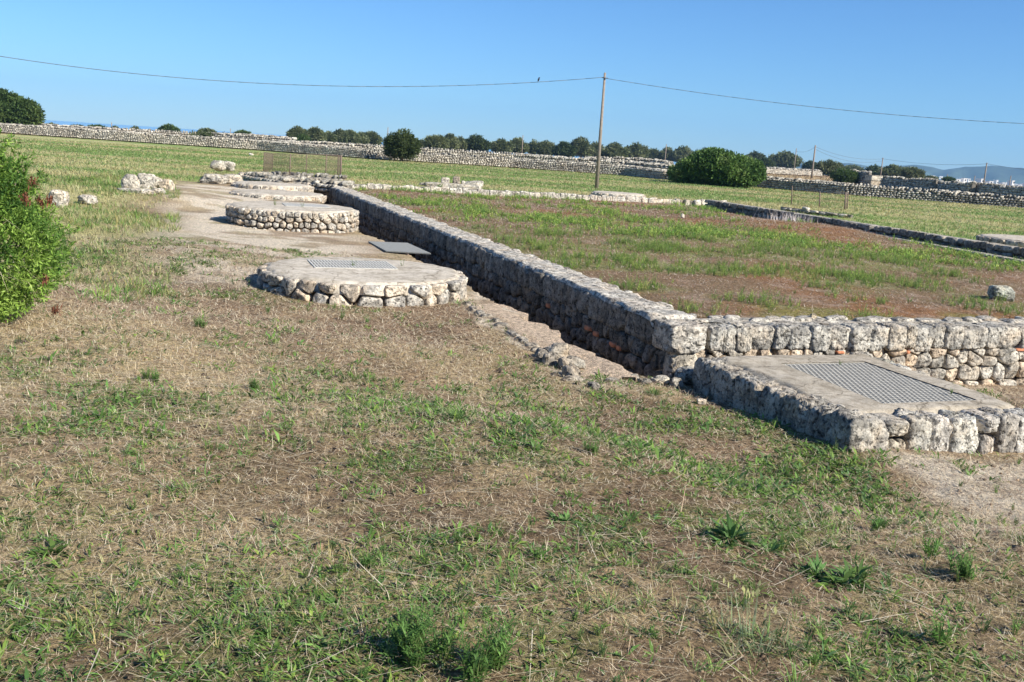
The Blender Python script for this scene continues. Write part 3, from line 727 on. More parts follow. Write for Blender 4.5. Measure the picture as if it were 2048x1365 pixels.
wall_thing('field_wall', far_b, [232, 249, 266, 283, 301, 319, 335, 343, 354, 370, 383, 397, 415], 'long pale dry stone wall along the far edge of the green field', seed=11, th=.7, batter=.12, ch=.14, mw=.22)
wall_thing('field_wall', [(-260, 248), (0, 264), (200, 278), (400, 290), (520, 299), (590, 304)], [226, 245, 257, 267, 272, 278], 'rubble crest wall rising behind the left part of the long field wall', seed=12, push=5, th=.8, ch=.15, mw=.26)
wall_thing('field_wall', [(560, 303), (640, 309), (740, 316), (836, 322), (1028, 334), (1260, 351), (1345, 359)], [284, 286, 292, 297, 309, 326, 333], 'second tier dry stone wall between the long field wall and the olive trees', seed=13, push=6, th=.8, ch=.15, mw=.24)
wall_thing('field_wall', [(1170, 345), (1290, 354), (1345, 359)], [316, 319, 327], 'broken pale wall end near the small pole beside the big fig bush', seed=14, push=12, th=.8, ch=.16, mw=.28)
wall_thing('field_wall', [(1500, 345), (1560, 348), (1640, 352)], [336, 338.5, 343], 'short distant grey wall seen just right of the fig bush', seed=15, th=.8, ch=.3, mw=.5)
# shaded wall and ruin at the right, running the same way as the precinct
def shaded_wall(x0, y0, x1, y1, h0, h1, lab, seed, mw=.4, name='field_wall'):
    a = P(x0, y0, 0); b = P(x1, y1, 0); L = (a+b)/2; rnd = random.Random(seed)
    t = thing(name, tuple(L), lab, 'stone wall'); mb = MB(); co = MB()
    n = 6; pts = [tuple((a+(b-a)*k/n)[:2]) for k in range(n+1)]; tops = [h0+(h1-h0)*k/n+rnd.uniform(-.08, .08)*1.5 for k in range(n+1)]
    course_wall(mb, pts, -.05, tops, .6, .2, mw, rnd, n=3, core=co, both=True)
    mb.build('stones', M_STONEF, t, loc=L); co.build('wall_core', M_CORE, t, smooth=False, loc=L)
shaded_wall(2140, 409, 1950, 391, 1.05, .95, 'dark shaded stretch of dry stone wall at the right edge behind the field', 21)
shaded_wall(1945, 391, 1875, 383, 1.0, .9, 'short dark stretch of wall left of the rightmost power pole', 22)
shaded_wall(1872, 383, 1765, 374, .98, 1.05, 'long shaded grey wall right of the pale plaster block', 23)
shaded_wall(1738, 370, 1672, 364, 1.35, 1.5, 'tall shaded grey ruin wall left of the pale plaster block', 24)
# plaster block
pb = P(1750, 371.5, 0); t = thing('ruined_hut', (pb[0], pb[1], 0), 'small ruined hut with a pale sunlit plaster face between shaded walls', 'hut')
mb = MB(); rt = math.atan2(E2[1], E2[0]); dd = np.linalg.norm(pb[:2]); pxm = dd/F
mb.box((pb[0], pb[1]+.6, .85), (26*pxm, 1.2, .55), rot=rt, col=(1, .97, .9)); mb.build('plaster_block', M_STONEF, t, smooth=False, loc=(pb[0], pb[1], 0))
mb = MB(); mb.box((pb[0], pb[1]+.65, .285), (25*pxm, 1.1, .57), rot=rt, col=(.75, .68, .58)); mb.build('base_wall', M_STONEF, t, smooth=False, loc=(pb[0], pb[1], 0))
mb = MB(); mb.box((pb[0], pb[1]+.6, 1.145), (27*pxm, 1.3, .035), rot=rt, col=(.9, .88, .85)); mb.build('roof_slab', M_STONEF, t, smooth=False, loc=(pb[0], pb[1], 0))

# precinct rims
wall_thing('rim_wall', [(690, 377), (860, 384), (1000, 391), (1150, 399), (1300, 406), (1440, 411)], [366.5, 373.5, 380, 388, 396, 404], 'low pale rim of squared stones along the far edge of the weedy terrace', th=.3, ch=.25, mw=.28, n=8, seed=31, mat=M_STONE, z=-.03, p=9, batter=0, caps=False, tintf=lambda r: r.uniform(1.0, 1.25))
def rim_px(a, b, zt, zb, th, name, label, seed, mw, ch, n=7, dx=0):
    A = P(*a, zt); B = P(*b, zt); L = (A+B)/2; L[2] = zb; rnd = random.Random(seed); t = thing(name, tuple(L), label, 'stone wall')
    mb = MB(); co = MB(); course_wall(mb, [A[:2], B[:2]], zb, [zt-.07, zt-.07], th, ch, mw, rnd, n=n, core=co, both=False, p=9, batter=0, caps=False, tintf=lambda r: r.uniform(.35, .6))  # dark face tint paints in shade below the paler top row
    s = 0; D = B-A; ln_ = np.linalg.norm(D[:2])
    while s < ln_:
        l = rnd.uniform(.2, .4); q = A+D*(s/ln_); rock(mb, (q[0], q[1], zt-.06), (l*1.05, th*1.1, .13), rot=math.atan2(D[1], D[0]), p=7, n=8, amp=.06, tint=(.85, .84, .8)); s += l
    mb.build('stones', M_STONE, t, loc=L); co.build('wall_core', M_CORE, t, smooth=False, loc=L)
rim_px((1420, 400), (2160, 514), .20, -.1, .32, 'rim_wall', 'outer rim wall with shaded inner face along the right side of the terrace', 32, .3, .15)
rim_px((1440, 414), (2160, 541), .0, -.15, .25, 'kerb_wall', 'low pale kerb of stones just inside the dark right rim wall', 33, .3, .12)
# base of the left wire enclosure
for k, (pp, tt, lab) in enumerate([
    ([(497, 362), (535, 368), (575, 374)], [353, 355, 363], 'low rubble row at the left foot of the wire fence'),
    ([(575, 372), (640, 378), (700, 384)], [361, 364, 371], 'low rubble row below the middle of the wire fence'),
    ([(520, 353), (600, 356), (690, 363)], [349, 351, 357], 'back kerb of stones inside the left wire fence')]):
    wall_thing('rubble_row', pp, tt, lab, th=.5, ch=.13, mw=.24, n=6, seed=41+k, mat=M_STONE, z=-.1, batter=0)
wall_thing('rubble_row', [(1565, 418), (1650, 427), (1705, 432)], [413, 423, 429.5], 'low stone kerb under the right wire fence', th=.4, ch=.10, mw=.3, n=6, seed=47, mat=M_STONE, z=0, batter=0, caps=False)
# ragged stones along the ditch lip and the strip of mortar
def lip():
    rnd = random.Random(8); L = W(-1.3, 1.5, -.4); t = thing('ditch_kerb', tuple(L), 'broken strip of old mortar and kerb stones along the near side of the ditch', 'stone kerb')
    mb = MB(); s = -.75
    while s < 3.4:
        ln = rnd.uniform(.10, .30); big = -.4 < s < .5
        q = W(-1.22+rnd.uniform(-.09, .07), s, 0); gz = float(ground_z(np.array([q[0]]), np.array([q[1]]), False)[0])
        rock(mb, (q[0], q[1], gz+(.03 if big else -.01)), (rnd.uniform(.10, .2), ln, .17 if big else .11), rot=math.atan2(-E1[0], E1[1]), p=3, n=12, amp=.12, tint=(.72, .68, .62)); s += ln*rnd.uniform(.9, 1.9)
    mb.build('kerb_stones', M_STONE, t, loc=L)
    mb = MB()
    def fn(a, w_):
        u = -1.20+a*(.52+.10*vn(w_*2.2, w_*0, None, 13)+.05*vn(w_*7, w_*0, None, 14)); q = Wv(u, w_, w_*0); gz = ground_z(q[:, 0], np.asarray(q[:, 1]), False)
        gz = np.where((u > -.80), -.40-.0*w_, gz); gz = np.minimum(np.maximum(gz, -.5), -.33)
        q[:, 2] = gz+.02+.02*fbm(u*4, w_*3, None, 5, 15)-.03*sm(-.2, -.5, w_)-.6*(a > .999)-.05*(a < .02)
        return q
    sheet(mb, np.array([0, .05, .15, .3, .45, .6, .75, .85, .93, .98, .99, 1.0]), np.linspace(-.50, 3.3, 170), fn, (.50, .40, .30))
    mb.build('mortar_strip', M_SOIL, t, loc=L)
lip()
for k, (px, py, wp, hp, lab) in enumerate([(1262, 762, 34, 12, 'flat pale stone at the tip of the mortar strip'), (1225, 768, 30, 10, 'low pale stone in the soil left of the ditch end'), (1290, 772, 26, 14, 'knobbly stone closing the ditch between two paler ones'), (1352, 778, 30, 20, 'pitted stone under the wall corner'), (1110, 722, 60, 34, 'largest dark pitted kerb stone beside the mortar strip'), (1150, 742, 40, 26, 'dark hollowed kerb stone next to the largest one')]):
    END_STONES.append((px, py, wp, hp, lab))
# metal lid over the ditch
q = [P(736, 484, -.26), P(808, 486, -.26), P(858, 503, -.20), P(772, 501.5, -.26)]
lid = [P(737, 483, -.32), P(772, 502, -.32), P(862, 507, -.28), P(815, 486, -.28)]
L = sum(lid)/4; t = thing('metal_lid', tuple(L), 'grey sheet metal cover bridging the ditch between the two round platforms', 'metal cover')
mb = MB(); V = [x for x in lid]+[x-np.array([0, 0, .02]) for x in lid]
mb.add(V, [[0, 1, 2, 3], [7, 6, 5, 4], [0, 4, 5, 1], [1, 5, 6, 2], [2, 6, 7, 3], [3, 7, 4, 0]]); mb.build('cover_sheet', M_GALV, t, smooth=False, loc=L)
mb = MB(); mb.tube((lid[0]+lid[3])/2-[0, 0, .05], (lid[1]+lid[2])/2-[0, 0, .05], .02, n=6); mb.build('support_bar', M_RUST, t, loc=L)

# ------------------------------------------------------------------ loose rocks and boulders
def boulder(name, px, py, wpx, hpx, label, z=None, p=2.6, dep=.8, amp=.12, tint=(1.05, 1.02, .96), cat='rock', lift=0, n=18, tilt=(0, 0), group=None, zoff=0.0, parent=None):
    zz = 0.0 if z is None else z
    for _ in range(3):
        c = P(px, py, zz); zz2 = float(ground_z(np.array([c[0]]), np.array([c[1]]), False)[0]); zz = zz2 if z is None else z
    c = P(px, py, zz); m = np.linalg.norm(c-[0, 0, H])/F; wd, h = wpx*m, hpx*m
    L = np.array([c[0], c[1]+wd*dep*.3, zz+zoff])
    mb = MB(); rock(mb, (L[0], L[1], L[2]+h*.46), (wd, wd*dep, h*1.08), p=p, n=n, amp=amp, tint=tint, tilt=tilt)
    o = mb.build(name, M_STONE, loc=L); tag(o, label, cat, group); return o
boulder('boulder', 2006, 602, 42, 25, 'grey flat-topped boulder among weeds at the right end of the terrace', p=5, tint=(.9, .95, .88), amp=.06, n=22)
boulder('rock', 114, 417, 34, 34, 'white upright rock standing beside the big leafy bush', tint=(1.15, 1.12, 1.05), p=2.5, tilt=(0, .25))
boulder('rock', 172, 410, 36, 18, 'flat grey rock half sunk in grass right of the white upright rock', p=2.3)
boulder('rock', 258, 384, 32, 32, 'smooth upright rounded block at the left end of the left rock group', tint=(1.12, 1.08, 1.0), p=3.2, amp=.06)
boulder('rock', 297, 380, 46, 30, 'tall pale crumpled boulder in the middle of the left rock group', tint=(1.2, 1.15, 1.05), p=2.4, amp=.16)
boulder('rock', 332, 382, 26, 20, 'small squarish block at the right end of the left rock group', tint=(1.12, 1.05, .92), p=4)
boulder('rock', 270, 391, 62, 12, 'long low slab in front of the left rock group', tint=(1.0, .98, .95), p=5, dep=.5)
boulder('rock', 315, 392, 26, 14, 'low rounded stone at the front right of the left rock group', tint=(1.05, 1.02, .95))
boulder('rock', 285, 384, 24, 14, 'squat pale stone between the upright block and the crumpled boulder', tint=(1.15, 1.1, 1.0))
boulder('rock', 424, 368, 46, 18, 'dark faced base block at the left of the second rock group', p=5, tint=(.95, .94, .9))
boulder('rock', 462, 369, 38, 18, 'pale sunlit base block at the right of the second rock group', p=4, tint=(1.2, 1.12, 1.0))
boulder('rock', 434, 352, 28, 19, 'rounded cone shaped stone perched on the dark base block', p=2.4, zoff=.2, tint=(.9, .88, .82))
boulder('rock', 457, 351, 22, 18, 'small leaning stone perched on the pale base block', p=2.6, zoff=.2, tint=(1.0, .97, .9), tilt=(0, .4))
boulder('rock', 483, 360, 19, 14, 'separate small round stone right of the second rock group', p=2.8, tint=(1.05, .98, .9))
boulder('rock', 514, 362, 36, 15, 'pale broad stone left of the rubble rows by the fence', p=2.8, tint=(1.1, 1.05, .97))
boulder('rock', 1365, 437, 7, 9, 'small white stone on the terrace near its far edge', tint=(1.5, 1.45, 1.35), n=8)
boulder('rock', 1627, 637, 12, 9, 'small tan stone resting on top of the sunlit front wall', z=-.01, tint=(1.3, 1.15, .9), p=5, n=8)
boulder('rock', 1403, 810, 18, 11, 'white angular stone on bare soil left of the rectangular platform', tint=(1.4, 1.3, 1.15), p=4, n=12)
boulder('rock', 1385, 772, 66, 34, 'rough grey boulder at the wall corner left of the rectangular platform', tint=(.8, .8, .77), p=2.6, amp=.16, n=22)
for e in END_STONES: boulder('rock', *e, tint=(.75, .72, .66), amp=.16, n=20, p=2.8)
boulder('rock', 1322, 770, 40, 16, 'low pale stone at the end of the ditch', tint=(1.1, 1.05, .95), amp=.15)
boulder('stone_block', 905, 378, 112, 10, 'long flat base slab on the far rim carrying upright blocks', z=.0, p=7, dep=.25, amp=.03, tint=(1.1, 1.08, 1.02))
boulder('stone_block', 858, 372, 38, 5, 'thin flat slab at the left of the far rim stones', z=.05, p=7, dep=.5, amp=.03, tint=(1.1, 1.08, 1.02))
boulder('stone_block', 890, 368, 16, 12, 'pale upright cube on the far rim slab', z=.15, p=8, amp=.03, tint=(1.1, 1.05, .98))
boulder('stone_block', 912, 369, 14, 15, 'dark sided tall block on the far rim slab', z=.15, p=6, amp=.05, tint=(.75, .68, .6))
boulder('stone_block', 926, 370, 8, 8, 'smallest pointed block on the far rim slab', z=.14, p=3, amp=.05)
boulder('stone_block', 946, 376, 38, 13, 'tilted pale hollow block with a dark rounded face behind the far rim', z=.0, p=5, amp=.07, tint=(1.0, .98, .93), tilt=(0, -.1))
boulder('rock', 572, 383, 20, 10, 'dark wedge of rock on the path beside the far round platform', p=3, tint=(.8, .8, .8))
boulder('rock', 502, 312, 9, 5, 'small white rock at the foot of the far field wall on the left', tint=(1.4, 1.35, 1.3), n=8)
boulder('rock', 692, 311, 13, 9, 'pale rock against the far field wall behind the wire fence', tint=(1.2, 1.1, 1.0), n=8)

# ------------------------------------------------------------------ leaves and blades
def blades(mb, B, az, L, wd, lean, col, curl=.35, leaf=False, roll=None):
    """B (n,3); az azimuth; L length; wd width; lean from vertical; vectorised two-segment blades"""
    n = len(B); az = np.asarray(az); L = np.broadcast_to(L, n); wd = np.broadcast_to(wd, n); lean = np.broadcast_to(lean, n); curl = np.broadcast_to(curl, n)
    hd = np.stack([np.cos(az), np.sin(az), np.zeros(n)], 1); sd_ = np.stack([-np.sin(az), np.cos(az), np.zeros(n)], 1)
    if roll is not None: sd_ = sd_*np.cos(roll)[:, None]+np.array([0, 0, 1.])*np.sin(roll)[:, None]
    def at(t):
        a = lean+curl*t
        return B+hd*(L*t*np.sin(a))[:, None]+np.array([0, 0, 1.])*(L*t*np.cos(a))[:, None]
    p0, p1, p2 = at(0.0), at(.5), at(1.0)
    w0 = wd*(.25 if leaf else .5); w1 = wd*.5 if leaf else wd*.4
    V = np.stack([p0-sd_*w0[:, None], p0+sd_*w0[:, None], p1-sd_*w1[:, None], p1+sd_*w1[:, None], p2], 1).reshape(-1, 3)
    i = np.arange(n)*5; c = np.asarray(col, float); c = np.broadcast_to(c, (n, 3)); c = np.repeat(c, 5, 0)
    b = mb.n; mb.add(V, np.stack([i, i+1, i+3, i+2], 1), c); mb.more(np.stack([i+2, i+3, i+4], 1), b)
def U(a, b, n): return RNG.uniform(a, b, n)
def gcol(n, base, vb=.3, hue=.12):
    base = np.array(base); k = 1+U(-vb, vb, n); h = U(-hue, hue, n)
    return np.clip(np.stack([base[0]*k*(1+h), base[1]*k, base[2]*k*(1-h)], 1), 0.003, .95)
def on_ground(x, y, dz=0.0): return np.stack([x, y, ground_z(x, y)+dz], 1)
def blocked(x, y):
    u, w_ = UW(x, y); b = np.zeros(len(x), bool)
    for cu, cw, r in ((-2.37, 4.43, 1.46), (-2.35, 13.2, 1.44)): b |= np.hypot(u-cu, w_-cw) < r
    for c, r in ((cA+E2*.4, 1.4), (cB+E2*.1, 1.3), (cD+np.array([0, .6, 0]), 1.1), (cE+np.array([.4, .3, 0]), 1.55)): b |= np.hypot(x-c[0], y-c[1]) < r
    b |= (u > -.07) & (u < 2.4) & (w_ > -2.85) & (w_ < .1)
    b |= (u > -1.02) & (u < .6) & (w_ > -.3) & (w_ < 24.8)
    b |= (u > 0) & (w_ > -.1) & (w_ < .62) & (u < 14)
    return b
def in_plateau(x, y, m=.5):
    u, w_ = UW(x, y); return (u > m) & (w_ > m) & (u < 12.6+(w_-8)*.06) & (w_ < 24.2)
def scatter(n, r0, r1, a0=-33, a1=33, pw=1.0):
    """points in the fan in front of the camera; pw<2 puts more near"""
    r = (RNG.random(n)*(r1**pw-r0**pw)+r0**pw)**(1/pw); a = np.radians(U(a0, a1, n)); return r*np.sin(a), r*np.cos(a)
GREENS = [(.12, .23, .045), (.09, .17, .04), (.19, .30, .065), (.12, .20, .07)]

def tufts(mb, x, y, nb, Lr, wr, cols, leanr=(.1, 1.1), rad=.03, leaf=True, curl=.5, zt=None):
    n = len(x); X = np.repeat(x, nb); Y = np.repeat(y, nb); m = n*nb
    az = U(0, 2*math.pi, m); rr = U(0, 1, m)*rad
    sc_ = np.repeat(U(.6, 1.25, n), nb)
    bx_ = X+np.cos(az)*rr; by = Y+np.sin(az)*rr
    z = np.repeat(ground_z(x, y) if zt is None else zt, nb)-.004
    ci = np.repeat(RNG.integers(0, len(cols), n), nb); base = np.array(cols)[ci]; k = np.repeat(1+U(-.25, .25, n), nb)*(1+U(-.2, .2, m)); h = np.repeat(U(-.1, .18, n), nb)
    c = np.clip(base*k[:, None]*np.stack([1+h, np.ones(m), 1-h], 1), .003, .95)
    blades(mb, np.stack([bx_, by, z], 1), az, U(*Lr, m)*sc_, U(*wr, m)*sc_, U(*leanr, m), c, curl, leaf, roll=U(-.5, .5, m))

def feathery(mb, x, y, hr, zt=None, ns=7, nl=14, cols=((.24, .37, .07), (.16, .29, .06), (.40, .48, .11)), lw=(.004, .009), ll=(.02, .05)):
    """upright stems clothed with short leaves"""
    n = len(x); z = ground_z(x, y) if zt is None else zt; hh = U(*hr, n)
    m = n*ns; X = np.repeat(x, ns); Y = np.repeat(y, ns); Z = np.repeat(z, ns); Hh = np.repeat(hh, ns)*U(.6, 1.1, m)
    az = U(0, 6.283, m); ln = U(.02, .55, m); ci = np.repeat(RNG.integers(0, len(cols), n), ns); kk = np.repeat(U(.75, 1.25, n), ns)
    X = X+np.cos(az)*Hh*.12; Y = Y+np.sin(az)*Hh*.12
    t = np.tile(np.linspace(.12, 1, nl), m)+U(-.04, .04, m*nl)
    rep = lambda a: np.repeat(a, nl)
    px = rep(X)+np.cos(rep(az))*rep(Hh)*t*np.sin(rep(ln)*t); py = rep(Y)+np.sin(rep(az))*rep(Hh)*t*np.sin(rep(ln)*t); pz = rep(Z)+rep(Hh)*t*np.cos(rep(ln)*t)
    M = m*nl; c = np.array(cols)[rep(ci)]*rep(kk)[:, None]*U(.8, 1.2, M)[:, None]
    size = np.sqrt(rep(Hh)/.2)*(1.15-.7*t)
    blades(mb, np.stack([px, py, pz], 1), U(0, 6.283, M), U(*ll, M)*size, U(*lw, M)*size, U(.3, 1.2, M), c, .3, True)
    blades(mb, np.stack([X, Y, Z], 1), az, Hh, np.full(m, .004), ln*.3, np.array([.16, .2, .07]), ln*.7)

# foreground ground cover: small rosettes and tufts in patches
mb = MB()
x, y = scatter(9500, 1.9, 17, pw=1.3)
k = RNG.random(len(x)) < green_mask(x, y)**1.2; x, y = x[k], y[k]
m_ = RNG.integers(2, 13, len(x)); sp = np.repeat(.02+.0085*m_, m_); x = np.repeat(x, m_)+RNG.normal(size=m_.sum())*sp; y = np.repeat(y, m_)+RNG.normal(size=m_.sum())*sp
k = ~blocked(x, y) & ~in_plateau(x, y, -.2) & (np.hypot(x, y) > 1.6); x, y = x[k], y[k]; d = np.hypot(x, y); near = d < 5.5
tufts(mb, x[near], y[near], 8, (.018, .065), (.004, .011), GREENS, (.3, 1.35), .02)
tufts(mb, x[~near], y[~near], 5, (.03, .09), (.008, .018), GREENS, (.2, 1.2), .03)
tag(mb.build('ground_weeds', M_LEAF), kind='stuff')
# feathery tufts of finer grass
mb = MB()
x, y = scatter(9000, 2.0, 14, pw=1.2)
k = (RNG.random(len(x)) < sm(.35, .9, green_mask(x+3, y*1.05))*.55) & ~blocked(x, y) & ~in_plateau(x, y, -.2)
x, y = x[k], y[k]
tufts(mb, x, y, 14, (.03, .10), (.0025, .005), [(.12, .22, .05), (.17, .27, .07), (.36, .34, .16)], (.1, 1.0), .03, False)
tag(mb.build('fine_grass', M_LEAF), kind='stuff')
# low bushy sprouts
mb = MB(); x, y = scatter(5200, 2.0, 15, pw=1.35)
k = (RNG.random(len(x)) < .05+.5*green_mask(x, y)) & ~blocked(x, y) & ~in_plateau(x, y, -.2); x, y = x[k], y[k]
feathery(mb, x, y, (.03, .085), ns=7, nl=7, ll=(.022, .05), lw=(.006, .012), cols=((.11, .22, .045), (.15, .27, .06), (.09, .17, .05)))
tag(mb.build('low_sprouts', M_LEAF), kind='stuff')
# dry straw: lying stems and short stubble
STR = [(.64, .52, .33), (.52, .40, .25), (.76, .66, .47), (.34, .22, .14), (.18, .12, .08)]
mb = MB()
x, y = scatter(400000, 1.8, 17, pw=1.3)
k = (RNG.random(len(x)) < .55+.45*straw_mask(x, y)) & ~blocked(x, y) & ~in_plateau(x, y, -.2); x, y = x[k], y[k]; n = len(x)
sz = np.clip(np.hypot(x, y)/6, .55, 2.0)
blades(mb, on_ground(x, y, .004)+np.stack([x*0, x*0, U(0, .02, n)], 1), U(0, 6.283, n)*.6+U(-.5, .5, n), U(.015, .075, n)*sz**.5, U(.0014, .0036, n)*sz, U(1.25, 1.62, n), np.array(STR)[RNG.integers(0, 5, n)]*U(.7, 1.15, n)[:, None], U(-.2, .2, n))
x, y = scatter(80000, 1.8, 16, pw=1.25)
k = (RNG.random(len(x)) < .12+.8*straw_mask(x, y)**1.5) & ~blocked(x, y) & ~in_plateau(x, y, -.2); x, y = x[k], y[k]; n = len(x)
blades(mb, on_ground(x, y), U(0, 6.283, n), U(.02, .09, n), U(.0015, .0035, n)*np.clip(np.hypot(x, y)/6, .6, 1.8), U(.05, 1.0, n), np.array(STR)[RNG.integers(0, 5, n)]*U(.7, 1.1, n)[:, None], .3)
# long stems, many in the straw mat below the bush
x, y = scatter(1300, 1.9, 11, pw=1.2); x2 = RNG.normal(-2.9, .9, 1700); y2 = RNG.normal(6.6, .8, 1700); x = np.r_[x, x2]; y = np.r_[y, y2]
k = ~blocked(x, y) & ~in_plateau(x, y, -.2) & (np.hypot(x, y) > 1.8); x, y = x[k], y[k]; n = len(x)
blades(mb, on_ground(x, y, .015), np.where(np.hypot(x+2.9, y-6.5) < 2, RNG.normal(.15, .45, n)+math.pi*RNG.integers(0, 2, n), U(0, 6.283, n)), U(.12, .42, n), U(.002, .004, n), U(1.45, 1.60, n), np.array([(.62, .53, .34), (.58, .42, .26), (.66, .58, .42)])[RNG.integers(0, 3, n)]*U(.8, 1.1, n)[:, None], U(-.06, .06, n))
tag(mb.build('dry_straw', M_STRAW), kind='stuff')
# gravel and clods
mb = MB()
x, y = scatter(5000, 2.0, 17, pw=1.25); k = ~blocked(x, y) & ~in_plateau(x, y, -.2); x, y = x[k], y[k]
V0, F0 = cubesphere(1)
for X, Y, Z in on_ground(x, y):
    s = .004+.011*random.random()**3*(1+.08*math.hypot(X, Y)); g = random.uniform(.3, .75) if random.random() < .97 else 1.1
    s *= 1.0 if random.random() < .97 else 2.0
    mb.add(V0*np.array([random.uniform(.7, 1.4), random.uniform(.7, 1.4), random.uniform(.5, .9)])*s+[X, Y, Z+s*.2], F0, (g, g*.82, g*.64))
tag(mb.build('gravel', M_CORE), kind='stuff')

# terrace: mulch flakes and feathery weeds
mb = MB()
x, y = scatter(230000, 9, 40, -12, 33, 1.4); k = in_plateau(x, y, .45); x, y = x[k], y[k]; n = len(x); r = np.hypot(x, y)
FL = np.array([(.38, .28, .19), (.30, .19, .12), (.52, .43, .32), (.15, .09, .06), (.56, .48, .37), (.36, .18, .10)])
blades(mb, on_ground(x, y, .01), U(0, 6.283, n), U(.02, .09, n)*(r/14)**.4, U(.004, .010, n)*(r/14)**.8, U(1.2, 1.6, n), FL[RNG.integers(0, 6, n)]*U(.7, 1.15, n)[:, None], U(-.3, .3, n))
tag(mb.build('dry_mulch', M_STRAW), kind='stuff')
mb = MB()
x, y = scatter(5200, 9, 42, -12, 33, 1.5); k = (in_plateau(x, y, .7)) & (RNG.random(len(x)) < plateau_mask(x, y)*.55); x, y = x[k], y[k]
m_ = RNG.integers(3, 26, len(x)); sp = np.repeat(.04+.009*m_, m_); x = np.repeat(x, m_)+RNG.normal(size=m_.sum())*sp; y = np.repeat(y, m_)+RNG.normal(size=m_.sum())*sp
k = in_plateau(x, y, .55); x, y = x[k], y[k]; r = np.hypot(x, y)
k = r < 20
feathery(mb, x[k], y[k], (.06, .18), ns=6, nl=8, ll=(.025, .055), lw=(.006, .012))
feathery(mb, x[~k], y[~k], (.06, .18), ns=3, nl=4, ll=(.06, .11), lw=(.018, .034))
tag(mb.build('terrace_weeds', M_LEAF), kind='stuff')

# field grass
mb = MB()
x, y = scatter(120000, 12, 84, -33, 33, 1.2)
u, w_ = UW(x, y)
k = ~in_plateau(x, y, -.3) & ~blocked(x, y) & ~((u > 12) & (u < 14.6) & (w_ < 24.6)) & ((u < -5.2-.4*np.sin(w_)) | (w_ > 25.2) | (u > 14.4)) & (w_ > 2)
x, y = x[k], y[k]; n = len(x); r = np.hypot(x, y)
band = fbm(x*.06+y*.02, y*.30, None, 4, 61); fg = sm(-.25, .30, band+.25*fbm(x*.5, y*.5, None, 3, 62))
isg = RNG.random(n) < fg*.75+.08
c = np.where(isg[:, None], gcol(n, (.20, .29, .085), .15, .10), gcol(n, (.42, .39, .19), .15, .08))
tall = sm(45, 20, r)
for rep_ in range(3):
    blades(mb, on_ground(x+U(-.06, .06, n), y+U(-.06, .06, n)), U(0, 6.283, n), U(.05, .13, n)*(1+.4*tall), U(.006, .012, n)*(r/14)**.9, U(.05, .9, n), c*U(.85, 1.15, n)[:, None], .4)
tag(mb.build('field_grass', M_LEAF), kind='stuff')
# lush band of grass and weeds between the bush and the path
mb = MB()
x = RNG.uniform(-13, -4, 9000); y = RNG.uniform(9, 34, 9000); u, w_ = UW(x, y)
k = (u < -4.7) & (u > -9.5) & (RNG.random(9000) < sm(-.2, .4, fbm(x*.8, y*.8, None, 3, 91))) & (w_ > 1.5); x, y = x[k], y[k]
tufts(mb, x, y, 10, (.08, .22), (.006, .012), [(.17, .30, .06), (.13, .24, .06), (.34, .34, .14)], (.05, .9), .08, False)
x = RNG.uniform(4, 14, 4000); y = RNG.uniform(10, 20, 4000)
tag(mb.build('tall_grass', M_LEAF), kind='stuff')

# ------------------------------------------------------------------ single weeds one can point to
def weed(px, py, h, kind, label, ns=10, nl=12, cat='weed'):
    z = 0.0
    for _ in range(4): q = P(px, py, z); z = float(ground_z(np.array([q[0]]), np.array([q[1]]))[0])
    q = P(px, py, z); x = np.array([q[0]]); y = np.array([q[1]]); mb = MB()
    if kind == 'feather': feathery(mb, x, y, (h, h), ns=ns, nl=nl, ll=(.035, .07), lw=(.006, .012), cols=((.12, .24, .05),))
    elif kind == 'bushy':
        m = 5; a = U(0, 6.28, m); rr = U(.0, .5, m)*h
        feathery(mb, q[0]+np.cos(a)*rr, q[1]+np.sin(a)*rr, (h*.6, h), ns=ns, nl=nl, ll=(.03, .06), lw=(.006, .012), cols=((.11, .22, .05), (.14, .26, .06)))
    elif kind == 'rosette':
        m = 5; a = U(0, 6.28, m); rr = U(.0, .6, m)*h
        tufts(mb, q[0]+np.cos(a)*rr, q[1]+np.sin(a)*rr, ns*2, (h*.5, h), (.010, .020), [(.10, .19, .05), (.13, .23, .06)], (.2, 1.35), .02)
    elif kind == 'grassy':
        m = 6; a = U(0, 6.28, m); rr = U(.0, .5, m)*h
        tufts(mb, q[0]+np.cos(a)*rr, q[1]+np.sin(a)*rr, ns*3, (h*.5, h), (.003, .007), [(.13, .22, .06), (.17, .27, .09)], (.05, .9), .03, False)
    elif kind == 'stalks':
        m = 26; a = U(0, 6.28, m); rr = U(0, 1, m)*h*.8
        X = q[0]+np.cos(a)*rr; Y = q[1]+np.sin(a)*rr*.7; Bz = on_ground(X, Y)
        blades(mb, Bz, a, U(.6, 1.1, m)*h, np.full(m, .003), U(.0, .3, m), (.26, .32, .17), .15)
        top = Bz+np.stack([np.cos(a)*.1*h, np.sin(a)*.1*h, np.full(m, h*.78)], 1); blades(mb, top, a, np.full(m, .025), np.full(m, .010), .1, (.42, .42, .18), 0, True)
        tufts(mb, X, Y, 10, (h*.2, h*.4), (.003, .006), [(.16, .22, .10)], (.1, 1.1), .03)
    o = mb.build('weed', M_LEAF, loc=(q[0], q[1], z)); tag(o, label, cat, 'single weeds standing out on the bare ground')
weed(840, 1310, .21, 'bushy', 'large bright leafy weed at bottom centre casting a dark shadow', 14, 14)
weed(985, 1350, .19, 'bushy', 'tall narrow leaved weed at the bottom edge right of the large centre weed', 12, 14)
weed(735, 1140, .06, 'bushy', 'small dark bushy weed above the long orange straws', 10, 10)
weed(505, 785, .12, 'bushy', 'dark rounded weed on bare soil below the big round platform', 12, 12)
weed(300, 765, .13, 'bushy', 'dark round weed left of centre in the straw', 12, 12)
